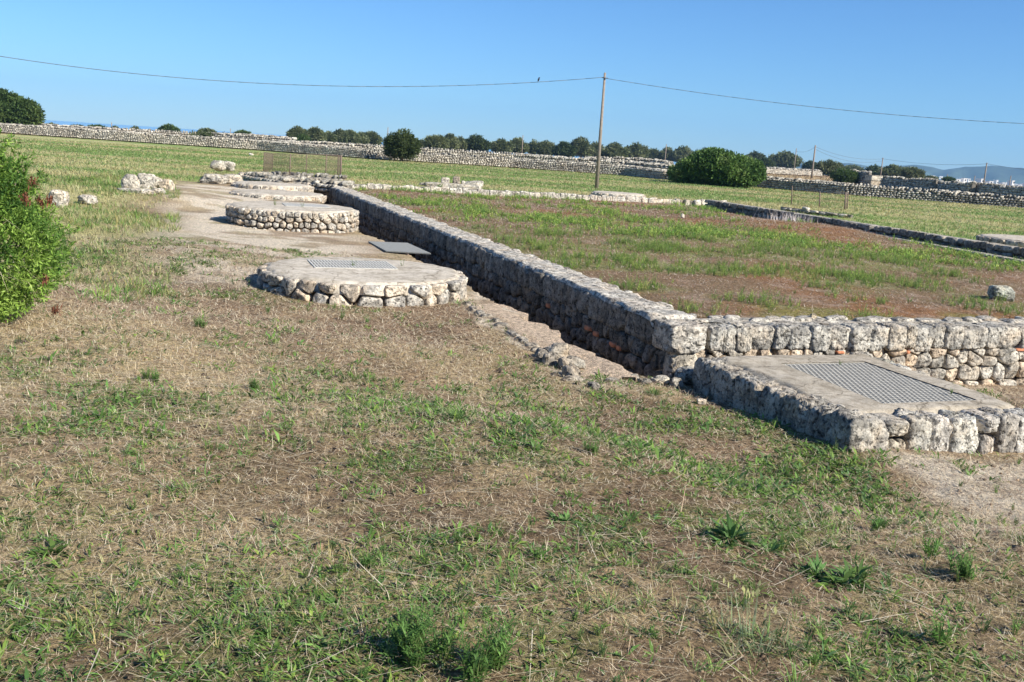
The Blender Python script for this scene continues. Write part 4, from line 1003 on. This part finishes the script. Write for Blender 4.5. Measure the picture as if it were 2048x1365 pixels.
weed(1460, 1085, .16, 'rosette', 'large spreading green weed above the bottom right quarter', 14)
weed(1540, 1100, .14, 'rosette', 'leafy weed directly right of the large spreading one', 12)
weed(1700, 1165, .13, 'rosette', 'grey green rosette with long leaves in the lower right', 14)
weed(1620, 1145, .10, 'rosette', 'small bright rosette left of the grey green rosette', 12)
weed(1860, 1120, .16, 'feather', 'tall feathery weed patch at the lower right', 12, 14)
weed(1930, 1160, .15, 'bushy', 'feathery weed right of the tall patch near the right edge', 9, 12)
weed(1760, 1060, .11, 'bushy', 'feathery clump below the pale crust at the lower right', 9, 12)
weed(1500, 1290, .22, 'stalks', 'clump of thin flowering stalks near the bottom right')
weed(1880, 1290, .16, 'feather', 'upright weed near the bottom right corner', 10, 14)
weed(1310, 790, .14, 'grassy', 'pale grassy tuft at the open end of the ditch', 10)
weed(535, 628, .09, 'feather', 'small upright weed just below the big round platform left side', 10, 10)
weed(683, 640, .13, 'feather', 'sprig of weed below the middle of the big round platform', 10, 10)
weed(735, 648, .12, 'feather', 'thin sprig right of the one below the platform middle', 8, 10)
weed(398, 655, .12, 'bushy', 'small green weed on the bare path left of the platform', 9, 10)
weed(915, 838, .12, 'grassy', 'bright grass tuft in the middle of the foreground', 9)
weed(1185, 905, .10, 'bushy', 'low green weed on brown soil left of the platform corner', 9, 10)
weed(1125, 1045, .08, 'rosette', 'small rosette in the centre of the foreground', 10)
weed(90, 1110, .09, 'rosette', 'dark green tuft near the lower left edge', 12)
def top_sprig(u, w_, z, h, label, ns=5):
    q = W(u, w_, z); mb = MB(); feathery(mb, np.array([q[0]]), np.array([q[1]]), (h, h), zt=np.array([z]), ns=ns, nl=9, ll=(.03, .05), lw=(.006, .011), cols=((.19, .27, .09),))
    tag(mb.build('weed', M_LEAF, loc=q), label, 'weed', 'weeds sprouting from the gratings')
top_sprig(-2.45, 4.6, -.09, .17, 'green sprig in the middle of the near round platform grating', 7)
top_sprig(-1.75, 4.75, -.09, .12, 'green sprig at the right of the near round platform grating', 6)
top_sprig(-2.75, 13.0, .10, .22, 'leafy weed on the left of the four-course platform top', 9)
top_sprig(-2.2, 12.8, .10, .14, 'small weed left of the grating of the four-course platform', 6)
top_sprig(1.3, -1.0, -.2, .05, 'tiny yellow green weed at the far edge of the rectangular grating', 7)
top_sprig(1.62, -2.1, -.2, .05, 'tiny weed near the right end of the rectangular grating', 6)

# ------------------------------------------------------------------ big leafy bush
def leafy(mb, lobes, n, ll, lw, cols, inner=.55, squash=1.0, sprig=6, zmin=.02, gaps=.3, gs=2.5):
    """leaves in sprigs on and below the surface of several lobes"""
    lobes = np.array(lobes, float); ar = (lobes[:, 3]*lobes[:, 5])**1.0; pick = RNG.choice(len(lobes), n, p=ar/ar.sum()); Lb = lobes[pick]
    d = RNG.normal(size=(n, 3)); d /= np.linalg.norm(d, axis=1)[:, None]
    rr = 1-(1-inner)*RNG.random(n)**1.6
    s = fbm(d[:, 0]*gs+Lb[:, 0]*3, d[:, 1]*gs, d[:, 2]*gs, 4, 77); rr = rr*(1+.30*s)
    p = Lb[:, :3]+d*Lb[:, 3:6]*rr[:, None]
    k = (p[:, 2] > zmin)
    for lb in lobes: k &= ~(np.sum(((p-lb[:3])/(lb[3:6]*inner*.85))**2, 1) < 1)
    g = vn(p[:, 0]*gs*1.2, p[:, 1]*gs*1.2, p[:, 2]*gs*1.2, 88); k &= (g > -1+gaps) | (rr < .8)
    p = p[k]; d = d[k]; m = len(p)
    ci = np.clip(((vn(p[:, 0]*gs*.9, p[:, 1]*gs*.9, p[:, 2]*gs*.9, 99)+1)*.5*len(cols)+U(-.6, .6, m)).astype(int), 0, len(cols)-1); c0 = np.array(cols)[ci]*U(.75, 1.25, m)[:, None]
    up = d*.8+np.array([0, 0, .6])+RNG.normal(size=(m, 3))*.3; up /= np.linalg.norm(up, axis=1)[:, None]
    P_ = np.repeat(p, sprig, 0); D_ = np.repeat(up, sprig, 0); M = m*sprig
    q = D_+RNG.normal(size=(M, 3))*.65; q /= np.linalg.norm(q, axis=1)[:, None]
    base = P_+D_*(U(-.5, .9, M)*np.mean(ll))[:, None]; az = np.arctan2(q[:, 1], q[:, 0]); lean = np.arccos(np.clip(q[:, 2], -1, 1))
    blades(mb, base, az, U(*ll, M), U(*lw, M), lean, np.repeat(c0, sprig, 0)*U(.85, 1.2, M)[:, None], .15, True, roll=U(-1, 1, M))
b0 = P(-75, 640, 0)
t = thing('leafy_bush', (b0[0], b0[1]+.5, 0), 'large bright green leafy bush at the left edge of the photo', 'bush')
bl = MB(); bc = np.array([b0[0]-.20, b0[1]+.22, -.08])
lob = [(bc[0]+.12, bc[1]-.35, .25, .62, .45, .34), (bc[0]+.10, bc[1], .55, .80, .8, .55), (bc[0]-.15, bc[1]+.1, 1.00, .72, .7, .62), (bc[0]+.45, bc[1]-.15, .50, .50, .5, .42), (bc[0]-.5, bc[1], .9, .9, .8, .85), (bc[0]+.1, bc[1]-.35, .35, .55, .4, .35), (bc[0]+.25, bc[1]+.1, .95, .42, .4, .34)]
leafy(bl, lob, 21000, (.020, .060), (.008, .018), [(.06, .13, .03), (.12, .22, .04), (.22, .34, .06), (.30, .42, .09)], inner=.55, sprig=6, gaps=.38, gs=3.6)
bl.build('foliage', M_LEAF, t, loc=t.location)
mb = MB()
for _ in range(30):
    a = random.uniform(0, 6.28); r = random.uniform(.2, .7); mb.tube((bc[0]+.1*math.cos(a), bc[1]+.1*math.sin(a), -.05), (bc[0]+r*math.cos(a), bc[1]+r*math.sin(a), random.uniform(.5, 1.2)), .014, .005, 5)
mb.build('stems', M_BARK, t, loc=t.location)
mb = MB()
for px, py, dst in ((100, 402, 7.55), (65, 365, 7.7), (82, 404, 7.55), (50, 398, 7.5), (110, 620, 7.6), (90, 560, 7.5)):
    q = Pd(px, py, dst); n = 60; blades(mb, q+RNG.normal(size=(n, 3))*.014, U(0, 6.28, n), U(.02, .05, n), U(.006, .012, n), U(0, 3, n), gcol(n, (.22, .09, .05)), .2, True)
    mb.build('dead_sprig', M_LEAF, t, loc=t.location); mb = MB()
# dry grass heads growing through the bush
mb = MB(); n = 46; base = np.stack([U(bc[0]-.3, bc[0]+.75, n), U(bc[1]-.75, bc[1]-.35, n), U(.3, .9, n)], 1)
blades(mb, base, RNG.normal(.1, .6, n), U(.25, .5, n), U(.003, .006, n), U(.4, 1.3, n), gcol(n, (.58, .50, .30), .15, .05), .9)
tag(mb.build('dry_grass_stems', M_STRAW, loc=bc), 'arching dry grass stems growing through the leafy bush', 'dry grass')

# fig bush in front of the far wall
def big_bush(px, py, wpx, hpx, label, cols, n, ll, lw, name='bush', cat='bush', dep=.8, sprig=5, off=.0, inner=.6, ext=()):
    c = P(px, py, 0); m = np.linalg.norm(c)/F; wd, h = wpx*m, hpx*m; c = c+np.array([0, wd*dep*.45, 0])
    t = thing(name, (c[0], c[1], 0), label, cat); mb = MB(); R = wd/2
    lb = [(c[0], c[1], h*.5, R*.82, R*dep, h*.5), (c[0]-R*.45, c[1], h*.40, R*.5, R*dep*.7, h*.40), (c[0]+R*.5, c[1], h*.42, R*.5, R*dep*.7, h*.42), (c[0]+R*.1, c[1]-R*.3, h*.35, R*.7, R*.6, h*.4)]
    for e in ext: lb.append((c[0]+e[0]*R, c[1], e[1]*h, e[2]*R, e[2]*R, e[3]*h))
    leafy(mb, lb, n, ll, lw, cols, inner=inner, sprig=sprig, gaps=.2, gs=6/wd*1.2)
    mb.build('foliage', M_LEAF, t, loc=t.location); mt = MB()
    for _ in range(7):
        a = random.uniform(0, 6.28); mt.tube((c[0], c[1], -.05), (c[0]+R*.6*math.cos(a), c[1]+R*.4*math.sin(a), h*.7), .07, .02, 6)
    mt.build('stems', M_BARK, t, loc=t.location); return t
big_bush(1452, 373, 178, 66, 'big dark green fig bush spreading in front of the far field wall', [(.05, .10, .025), (.09, .16, .04), (.15, .24, .06), (.20, .27, .09)], 10000, (.14, .24), (.08, .13), ext=((-.85, .25, .3, .28),))
def crown_tree(px, top, wpx, bot, label, cols, dist=None, n=1300, name='olive_tree', cat='tree', group='olive trees behind the far wall', trunk=True, dep=.9, seed=0, squash=None):
    hor = 229+.0645*px; d = H*F/max(8, bot-hor) if dist is None else dist
    q = Pd(px, bot, d); z0 = q[2] if dist is not None else 0.0
    z0 = min(0.0, max(z0, -.6)); qt = Pd(px, top, d); h = qt[2]-z0; wd = wpx/F*d; c = np.array([q[0], q[1], 0])
    t = thing(name, (c[0], c[1], z0), label, cat, group); mb = MB(); rnd = random.Random(seed+int(px)); R = wd/2; lb = []
    nl = rnd.randint(4, 6)
    for k in range(nl):
        a = -.75+1.5*(k+.5)/nl; hh = h*rnd.uniform(.45, .68)-abs(a)*h*.12; lb.append((c[0]+a*R, c[1]+rnd.uniform(-.3, .3)*R, z0+hh, R*rnd.uniform(.32, .48), R*rnd.uniform(.4, .6), min(h-hh, h*rnd.uniform(.22, .32))))
    lb.append((c[0], c[1], z0+h*.70, R*.5, R*.6, h*.30)); lb.append((c[0], c[1], z0+h*.42, R*.9, R*.8, h*.30)); lb.append((c[0]-R*.4, c[1], z0+h*.3, R*.5, R*.5, h*.24)); lb.append((c[0]+R*.4, c[1], z0+h*.3, R*.5, R*.5, h*.24))
    s = max(.18, 1.9*d/F*1.6)
    leafy(mb, lb, n, (s*.8, s*1.7), (s*.35, s*.7), cols, inner=.5, sprig=4, zmin=z0+.02*h, gaps=.12, gs=5/wd*1.2)
    mb.build('crown', M_LEAF, t, loc=t.location)
    mt = MB(); mt.tube((c[0], c[1], z0-.1), (c[0]+.05*h, c[1], z0+h*.4), .06*h, .04*h, 7)
    for a in (-.5, .1, .6): mt.tube((c[0]+.05*h, c[1], z0+h*.38), (c[0]+a*R, c[1], z0+h*.72), .03*h, .01*h, 5)
    mt.build('trunk', M_BARK, t, loc=t.location); return t
OL = [(.08, .10, .045), (.13, .155, .065), (.18, .205, .09), (.27, .29, .15)]
DK = [(.055, .08, .03), (.08, .11, .04), (.11, .14, .05)]
MG = [(.06, .10, .03), (.09, .14, .04), (.12, .17, .05)]
crown_tree(804, 261, 70, 304, 'dark rounded tree growing out of the field wall left of centre', DK, dist=83, n=2600, name='round_tree', group=None)
TR = [(595, 254, 38, 284, 'olive tree with the highest crown at the left end of the olive row', OL), (631, 256, 40, 284, 'second olive from the left end of the olive row', OL), (604, 271, 26, 285, 'low bright shrub at the feet of the two leftmost olives', MG),
      (657, 264, 28, 285, 'small low olive right of the two leftmost olives', OL), (679, 260, 30, 286, 'olive tree with brownish underside left of the joined group', OL), (700, 262, 32, 287, 'olive tree in the joined group left of the dark round tree', OL), (720, 266, 28, 288, 'small olive inside the joined group left of the dark round tree', OL),
      (742, 264, 40, 289, 'last olive before the dark round tree', OL), (842, 281, 18, 296, 'tiny pale shrub just right of the dark round tree', OL), (872, 270, 44, 301, 'broad olive right of the dark round tree', OL), (899, 268, 34, 301, 'taller olive overlapping the broad one right of the dark round tree', OL),
      (919, 274, 22, 302, 'small olive filling the gap before the next dark crown', OL), (952, 271, 54, 304, 'wide dark olive midway between the round tree and the small thin pole', DK), (1002, 279, 42, 306, 'grey green olive left of the small thin pole', OL), (1034, 277, 38, 307, 'upright olive just left of the small thin pole', OL),
      (1067, 282, 28, 309, 'small olive just right of the small thin pole', OL), (1092, 283, 36, 311, 'rounded olive two crowns right of the small thin pole', OL), (1127, 284, 44, 314, 'dark broad olive left of the tall pole', DK), (1162, 275, 44, 315, 'tallest olive left of the tall pole', OL),
      (1190, 285, 28, 316, 'slim olive crown seen right behind the tall pole', OL), (1228, 287, 52, 320, 'wide olive just right of the tall pole', OL), (1270, 287, 46, 321, 'olive with a pointed top right of the wide one beside the tall pole', OL), (1306, 299, 32, 321, 'low olive in a dip before the pale wall end', OL),
      (1334, 296, 30, 322, 'olive standing behind the short pole near the fig bush', OL), (1366, 294, 46, 324, 'broad olive left of the fig bush', OL), (1410, 297, 44, 326, 'olive whose lower half is hidden by the fig bush', DK), (1508, 302, 36, 332, 'olive peeping over the right shoulder of the fig bush', OL),
      (1568, 301, 58, 338, 'large round olive right of the fig bush', OL), (1530, 315, 30, 338, 'low olive between the fig bush and the large round olive', DK), (1621, 322, 30, 342, 'small dark olive left of the near power pole', DK), (1657, 320, 46, 350, 'leaning olive right of the near power pole', OL),
      (1749, 330, 28, 352, 'dark small olive behind the plaster hut', DK), (1785, 329, 52, 356, 'wide olive crown above the long shaded wall', OL), (1824, 334, 36, 360, 'olive sloping down toward the town at the right', OL), (1705, 330, 38, 344, 'low far grey trees above the ruin wall', OL),
      (338, 251, 36, 268, 'dark rounded shrub alone on the skyline at left', MG), (414, 259, 28, 271, 'grey rounded shrub on the skyline right of the lone dark one', OL), (485, 262, 26, 274, 'small shrub at the right end of the dark hedge', MG),
      (104, 249, 26, 260, 'pale shrub right of the huge dome shaped tree', OL), (156, 252, 36, 264, 'low hedge shrub on the left skyline', DK), (193, 252, 32, 265, 'bright low shrub right of the left hedge', MG), (231, 255, 11, 268, 'tiny umbrella shaped tree left of the pair on the skyline', OL), (271, 255, 11, 268, 'tiny umbrella shaped tree right of the pair on the skyline', OL),
      (1897, 355, 16, 362, 'small bush in front of the white town', MG), (1860, 352, 22, 362, 'low grey bush between the olive slope and the town', OL)]
for (px, tp, wp, bt, lab, cl) in TR:
    small = wp < 30
    crown_tree(px, tp+(4 if px > 1500 else 2), wp*1.02, bt, lab, cl, n=1300 if small else 2800, group='olive trees behind the far wall' if px > 560 and px < 1850 else 'shrubs on the skyline')
big_bush(1695, 367, 54, 26, 'rounded green bush in front of the ruin wall at right', MG, 1500, (.12, .22), (.07, .12))
big_bush(-24, 262, 150, 70, 'huge dome shaped evergreen tree behind the wall at the far left', MG, 9000, (.22, .40), (.10, .18), name='dome_tree', cat='tree', dep=.5)
mb = MB(); a = P(385, 268, 0); lb = []
for k in range(9):
    q = Pd(395+k*11, 272, 104); lb.append((q[0], q[1], .72, .9, .8, .42))
leafy(mb, lb, 1500, (.14, .25), (.06, .1), DK, inner=.4, sprig=3, zmin=.2, gs=1.5)
tag(mb.build('hedge', M_LEAF, loc=(lb[4][0], lb[4][1], 0)), 'dark clipped hedge between two skyline shrubs at left', 'hedge')
# dry orange scrub between wall and olives
mb = MB(); x, y = scatter(9000, 108, 240, -30, 30, 1.2); n = len(x)
blades(mb, on_ground(x, y), U(0, 6.28, n), U(.2, .6, n), U(.06, .14, n), U(.05, .8, n), gcol(n, (.36, .27, .15), .3, .08), .4)
tag(mb.build('dry_scrub', M_STRAW), kind='stuff')

# ------------------------------------------------------------------ poles, wires, bird
def pole(px, top, dist, z0, r0, r1, label, mat=M_WOODP, leanpx=0, insul=True, group='power poles along the far fields', xb=None, yb=None):
    qt = Pd(px, top, dist); qb = Pd(xb, yb, dist) if xb is not None else np.array([qt[0], qt[1], z0]); qb[2] = z0 if xb is None else z0
    t = thing('power_pole', tuple(qb), label, 'pole', group); mb = MB(); mb.tube(qb-[0, 0, .3], qt, r0, r1, 12); mb.build('shaft', mat, t, loc=qb)
    if insul:
        m = MB(); k = max(.03, .5*dist/F); m.tube(qt+[-2.2*k, 0, -.35], qt+[2.2*k, 0, -.35], k*.35, n=6); m.tube(qt+[-2*k, 0, -.35], qt+[-2*k, 0, -.1], k*.35, n=6); m.tube(qt+[2*k, 0, -.35], qt+[2*k, 0, -.1], k*.35, n=6); m.build('insulator', M_WIRE, t, loc=qb)
    return qt
big = P(1193, 377, 0); bd = math.hypot(big[0], big[1])
qt = pole(1210, 146, bd, 0, .10, .050, 'tall leaning grey utility pole standing in the field right of centre', insul=False, group=None, xb=1193, yb=377)
t = [o for o in bpy.data.objects if o.name == 'power_pole'][0]
m = MB(); m.tube(qt+[0, -.09, -.28], qt+[0, .02, -.28], .05, n=8); m.tube(qt+[-.14, -.1, -.24], qt+[.14, -.1, -.24], .018, n=6); m.build('cable_clamp', M_WIRE, t, loc=tuple(t.location))
def wire(pts, d0, d1, name, label, r, n=40, par=None):
    pts = np.array(pts, float); xs = np.linspace(pts[0, 0], pts[-1, 0], n)
    cf = np.polyfit(pts[:, 0], pts[:, 1], 2 if len(pts) > 2 else 1); ys = np.polyval(cf, xs)
    V = [Pd(x_, y_, d0+(d1-d0)*i/(n-1)) for i, (x_, y_) in enumerate(zip(xs, ys))]
    mb = MB()
    for a, b in zip(V[:-1], V[1:]): mb.tube(a, b, r, n=5)
    return tag(mb.build(name, M_WIRE, loc=V[0]), label, 'cable'), V
_, VW = wire([(1208, 157.5), (1077, 163.5), (900, 169.5), (720, 171.5), (500, 167), (250, 148), (0, 114), (-220, 72)], bd, bd*.86, 'overhead_cable', 'sagging dark cable running left from the tall pole across the sky', .012)
wire([(1212, 157), (1500, 200), (1800, 231), (2048, 247), (2300, 256)], bd, bd*1.05, 'overhead_cable', 'cable running down to the right from the tall pole', .011)
# bird
i = int(np.argmin([abs((1210-1077)/1430-k/39) for k in range(40)])); bq = Pd(1077, 163.2, bd*(1-.14*(1208-1077)/1428))
t = thing('bird', tuple(bq), 'small black bird perched on the cable left of the tall pole', 'bird'); mb = MB()
V0, F0 = cubesphere(6)
def ell(c, d, til=0.):
    M_ = np.array(Matrix.Rotation(til, 3, 'Y')); mb.add((V0*np.array(d))@M_.T+bq+np.array(c), F0)
ell((0, 0, .085), (.042, .038, .075), .3); ell((.022, 0, .165), (.030, .028, .028)); mb.tube(bq+[.045, 0, .165], bq+[.075, 0, .16], .008, .001, 6); mb.tube(bq+[-.015, 0, .05], bq+[-.045, 0, -.05], .016, .010, 6)
mb.tube(bq+[0, .012, .03], bq+[0, .012, .0], .004, n=4); mb.tube(bq+[0, -.012, .03], bq+[0, -.012, .0], .004, n=4)
mb.build('body', M_BIRD, t, loc=tuple(bq))
tops = {}
for px, tp, ds, lab in [(1046, 271, 210, 'thin pale pole among the olives left of the tall pole'), (1333, 289, 190, 'thin pole behind the pale wall end left of the fig bush'), (1631, 291, 170, 'dark wooden power pole right of the large round olive'), (1766, 316, 215, 'thin power pole beside the plaster hut'),
                       (1974, 326, 170, 'power pole near the right edge before the hills'), (1593, 297, 260, 'faint distant pole left of the dark wooden one'), (776, 255, 260, 'tip of a pole behind the dark rounded tree'), (1895, 349, 400, 'short far pole before the white town'), (1950, 352, 400, 'short far pole over the town roofs'), (2022, 352, 330, 'short dark pole at the right edge before the bay'), (461, 258, 300, 'faint tiny pole over the left hedge'), (223, 245, 330, 'faint white mast on the left skyline')]:
    w_ = .16 if px == 1631 else (.12 if px in (1766, 1974) else .10*ds/200)
    tops[px] = (pole(px, tp, ds, -.3 if ds < 300 else -2, w_, w_*.75, lab, insul=px in (1631, 1766, 1974)), ds)
def span(a, b, sag, ya, yb, lab):
    pa, pb_ = (a, ya), (b, yb); wire([pa, ((a+b)/2, (ya+yb)/2+sag), pb_], tops[a][1] if a in tops else 150, tops[b][1] if b in tops else 150, 'overhead_cable', lab, .016*1.3)
span(1631, 1766, 9, 294, 318, 'upper cable from the dark wooden pole to the pole beside the hut')
span(1631, 1766, 12, 299, 322, 'lower cable from the dark wooden pole to the pole beside the hut')
span(1766, 1974, 6, 318, 328, 'cable between the hut pole and the right edge pole')
span(1593, 1631, 5, 303, 294, 'short cable linking the faint distant pole and the dark wooden pole')
tops[2140] = (None, 150); span(1974, 2140, 4, 328, 344, 'cable leaving the right edge pole toward the bay')

# ------------------------------------------------------------------ wire mesh fences
def fence(posts, panels, z, label, hpx):
    c = sum(P(x, y, z) for x, y, *_ in posts)/len(posts); t = thing('wire_fence', tuple(c), label, 'fence'); PT = []
    for (x, y, h, thick) in posts:
        b = P(x, y, z); d = math.hypot(b[0], b[1]); tp = Pd(x+h*.04, y-h, d); PT.append((b, tp)); mb = MB(); mb.tube(b-[0, 0, .1], tp, thick, n=6); mb.build('post', M_RUST, t, loc=tuple(c))
    for i, j in panels:
        (a, at_), (b, bt) = PT[i], PT[j]; mb = MB(); L = np.linalg.norm(b-a); h = at_[2]-a[2]; n = int(L/.05); r = .0015
        def pt(s, v): s_ = s/L; return (a*(1-s_)+b*s_)*(1-v)+(at_*(1-s_)+bt*s_)*v
        st = .075; k = -int(h/st)
        while k*st < L:
            for sg in (1, -1):
                s0 = k*st if sg > 0 else k*st+h; s1 = s0+sg*h; lo, hi = sorted((s0, s1)); lo2, hi2 = max(0, lo), min(L, hi)
                if hi2-lo2 < .02: continue
                v0 = (lo2-s0)/(sg*h); v1 = (hi2-s0)/(sg*h); mb.tube(pt(lo2, v0), pt(hi2, v1), r, n=3)
            k += 1
        for v in (.02, .5, .99): mb.tube(pt(0, v), pt(L, v), .005, n=4)
        mb.build('wire_mesh', M_RUST, t, loc=tuple(c))
fence([(527, 348, 43, .02), (545, 340, 32, .012), (579, 358, 50, .022), (612, 352, 44, .02), (651, 358, 48, .022), (681, 355, 44, .04), (675, 352, 42, .02)], [(0, 2), (2, 4), (4, 5), (0, 1), (1, 3), (3, 6), (5, 6)], -.1, 'rusty wire mesh fence around the rubble at the far left end of the terrace', 45)
fence([(1583, 410, 38, .025), (1639, 416, 32, .025), (1690, 420, 35, .03), (1695, 419, 34, .02)], [(0, 1), (1, 2), (2, 3)], 0, 'rusty wire mesh fence beyond the right rim wall', 38)
# dry pale bush on the mound, fig sprout at the far rim
q = W(11.9, 15.2, 0); q[2] = float(ground_z(q[:1], q[1:2])[0]); mb = MB(); n = 160
blades(mb, q+RNG.normal(size=(n, 3))*[.35, .25, 0], U(0, 6.28, n), U(.15, .36, n), U(.008, .014, n), U(0, .6, n), gcol(n, (.62, .55, .50), .15, .04), .1)
tag(mb.build('dry_shrub', M_STRAW, loc=q), 'pale leafless dry shrub on the reddish mound by the right rim', 'dry shrub')
q = P(880, 383, 0); mb = MB(); feathery(mb, np.array([q[0]]), np.array([q[1]]), (.3, .3), zt=np.array([0.]), ns=12, nl=9, ll=(.06, .12), lw=(.03, .06), cols=((.14, .26, .05),)); tag(mb.build('sapling', M_LEAF, loc=q), 'small bright green fig sprout at the foot of the far rim stones', 'plant')

# ------------------------------------------------------------------ white town
rnd = random.Random(77); hx = 1862
pm = None
tw_ = lambda v: 1988 < v < 1999
while hx < 2090:
    wpx = rnd.uniform(3.5, 8); d = rnd.uniform(900, 1400); hor = 229+.0645*hx; yb = hor+rnd.uniform(8, 13)+(hx-1862)*.012; q = Pd(hx, yb, d); wd = wpx/F*d; hh = rnd.uniform(1.5, 3.2) if not tw_(hx) else 6; wd = wd if not tw_(hx) else 2.2
    gz = min(q[2], float(ground_z(q[:1], q[1:2], False)[0])+3)
    tower = tw_(hx)
    t = thing('white_house', (q[0], q[1], q[2]), 'slim white tower standing above the distant town' if tower else 'tiny white house in the distant town by the bay', 'tower' if tower else 'house', 'white houses of the distant town')
    mb = MB(); mb.box((q[0], q[1], q[2]+hh/2-2), (wd, 9, hh+4)); mb.build('walls', M_WHITE, t, smooth=False, loc=tuple(q))
    mb = MB(); mb.box((q[0], q[1], q[2]+hh+.25), (wd+.5, 9.5, .45)); mb.build('roof', M_WHITE, t, smooth=False, loc=tuple(q))
    mb = MB()
    for k in range(max(1, int(wd/3.2))): mb.box((q[0]-wd/2+1.6+k*3.2, q[1]-4.5, q[2]+hh*.55), (1.0, .2, 1.3))
    mb.build('windows', M_PIT, t, smooth=False, loc=tuple(q)); hx += wpx*rnd.uniform(.9, 2.1)

# ------------------------------------------------------------------ haze
mz = bpy.data.materials.new('haze_air'); mz.use_nodes = True; n_ = mz.node_tree; n_.nodes.clear(); ho = n_.nodes.new('ShaderNodeOutputMaterial'); hv = n_.nodes.new('ShaderNodeVolumePrincipled')
hv.inputs['Color'].default_value = (.30, .60, 1, 1); hv.inputs['Density'].default_value = .00014; n_.links.new(hv.outputs[0], ho.inputs['Volume'])
mb = MB(); mb.box((0, 0, 84), (9800, 9800, 200)); hz = mb.build('haze', mz, smooth=False); hz['kind'] = 'stuff'
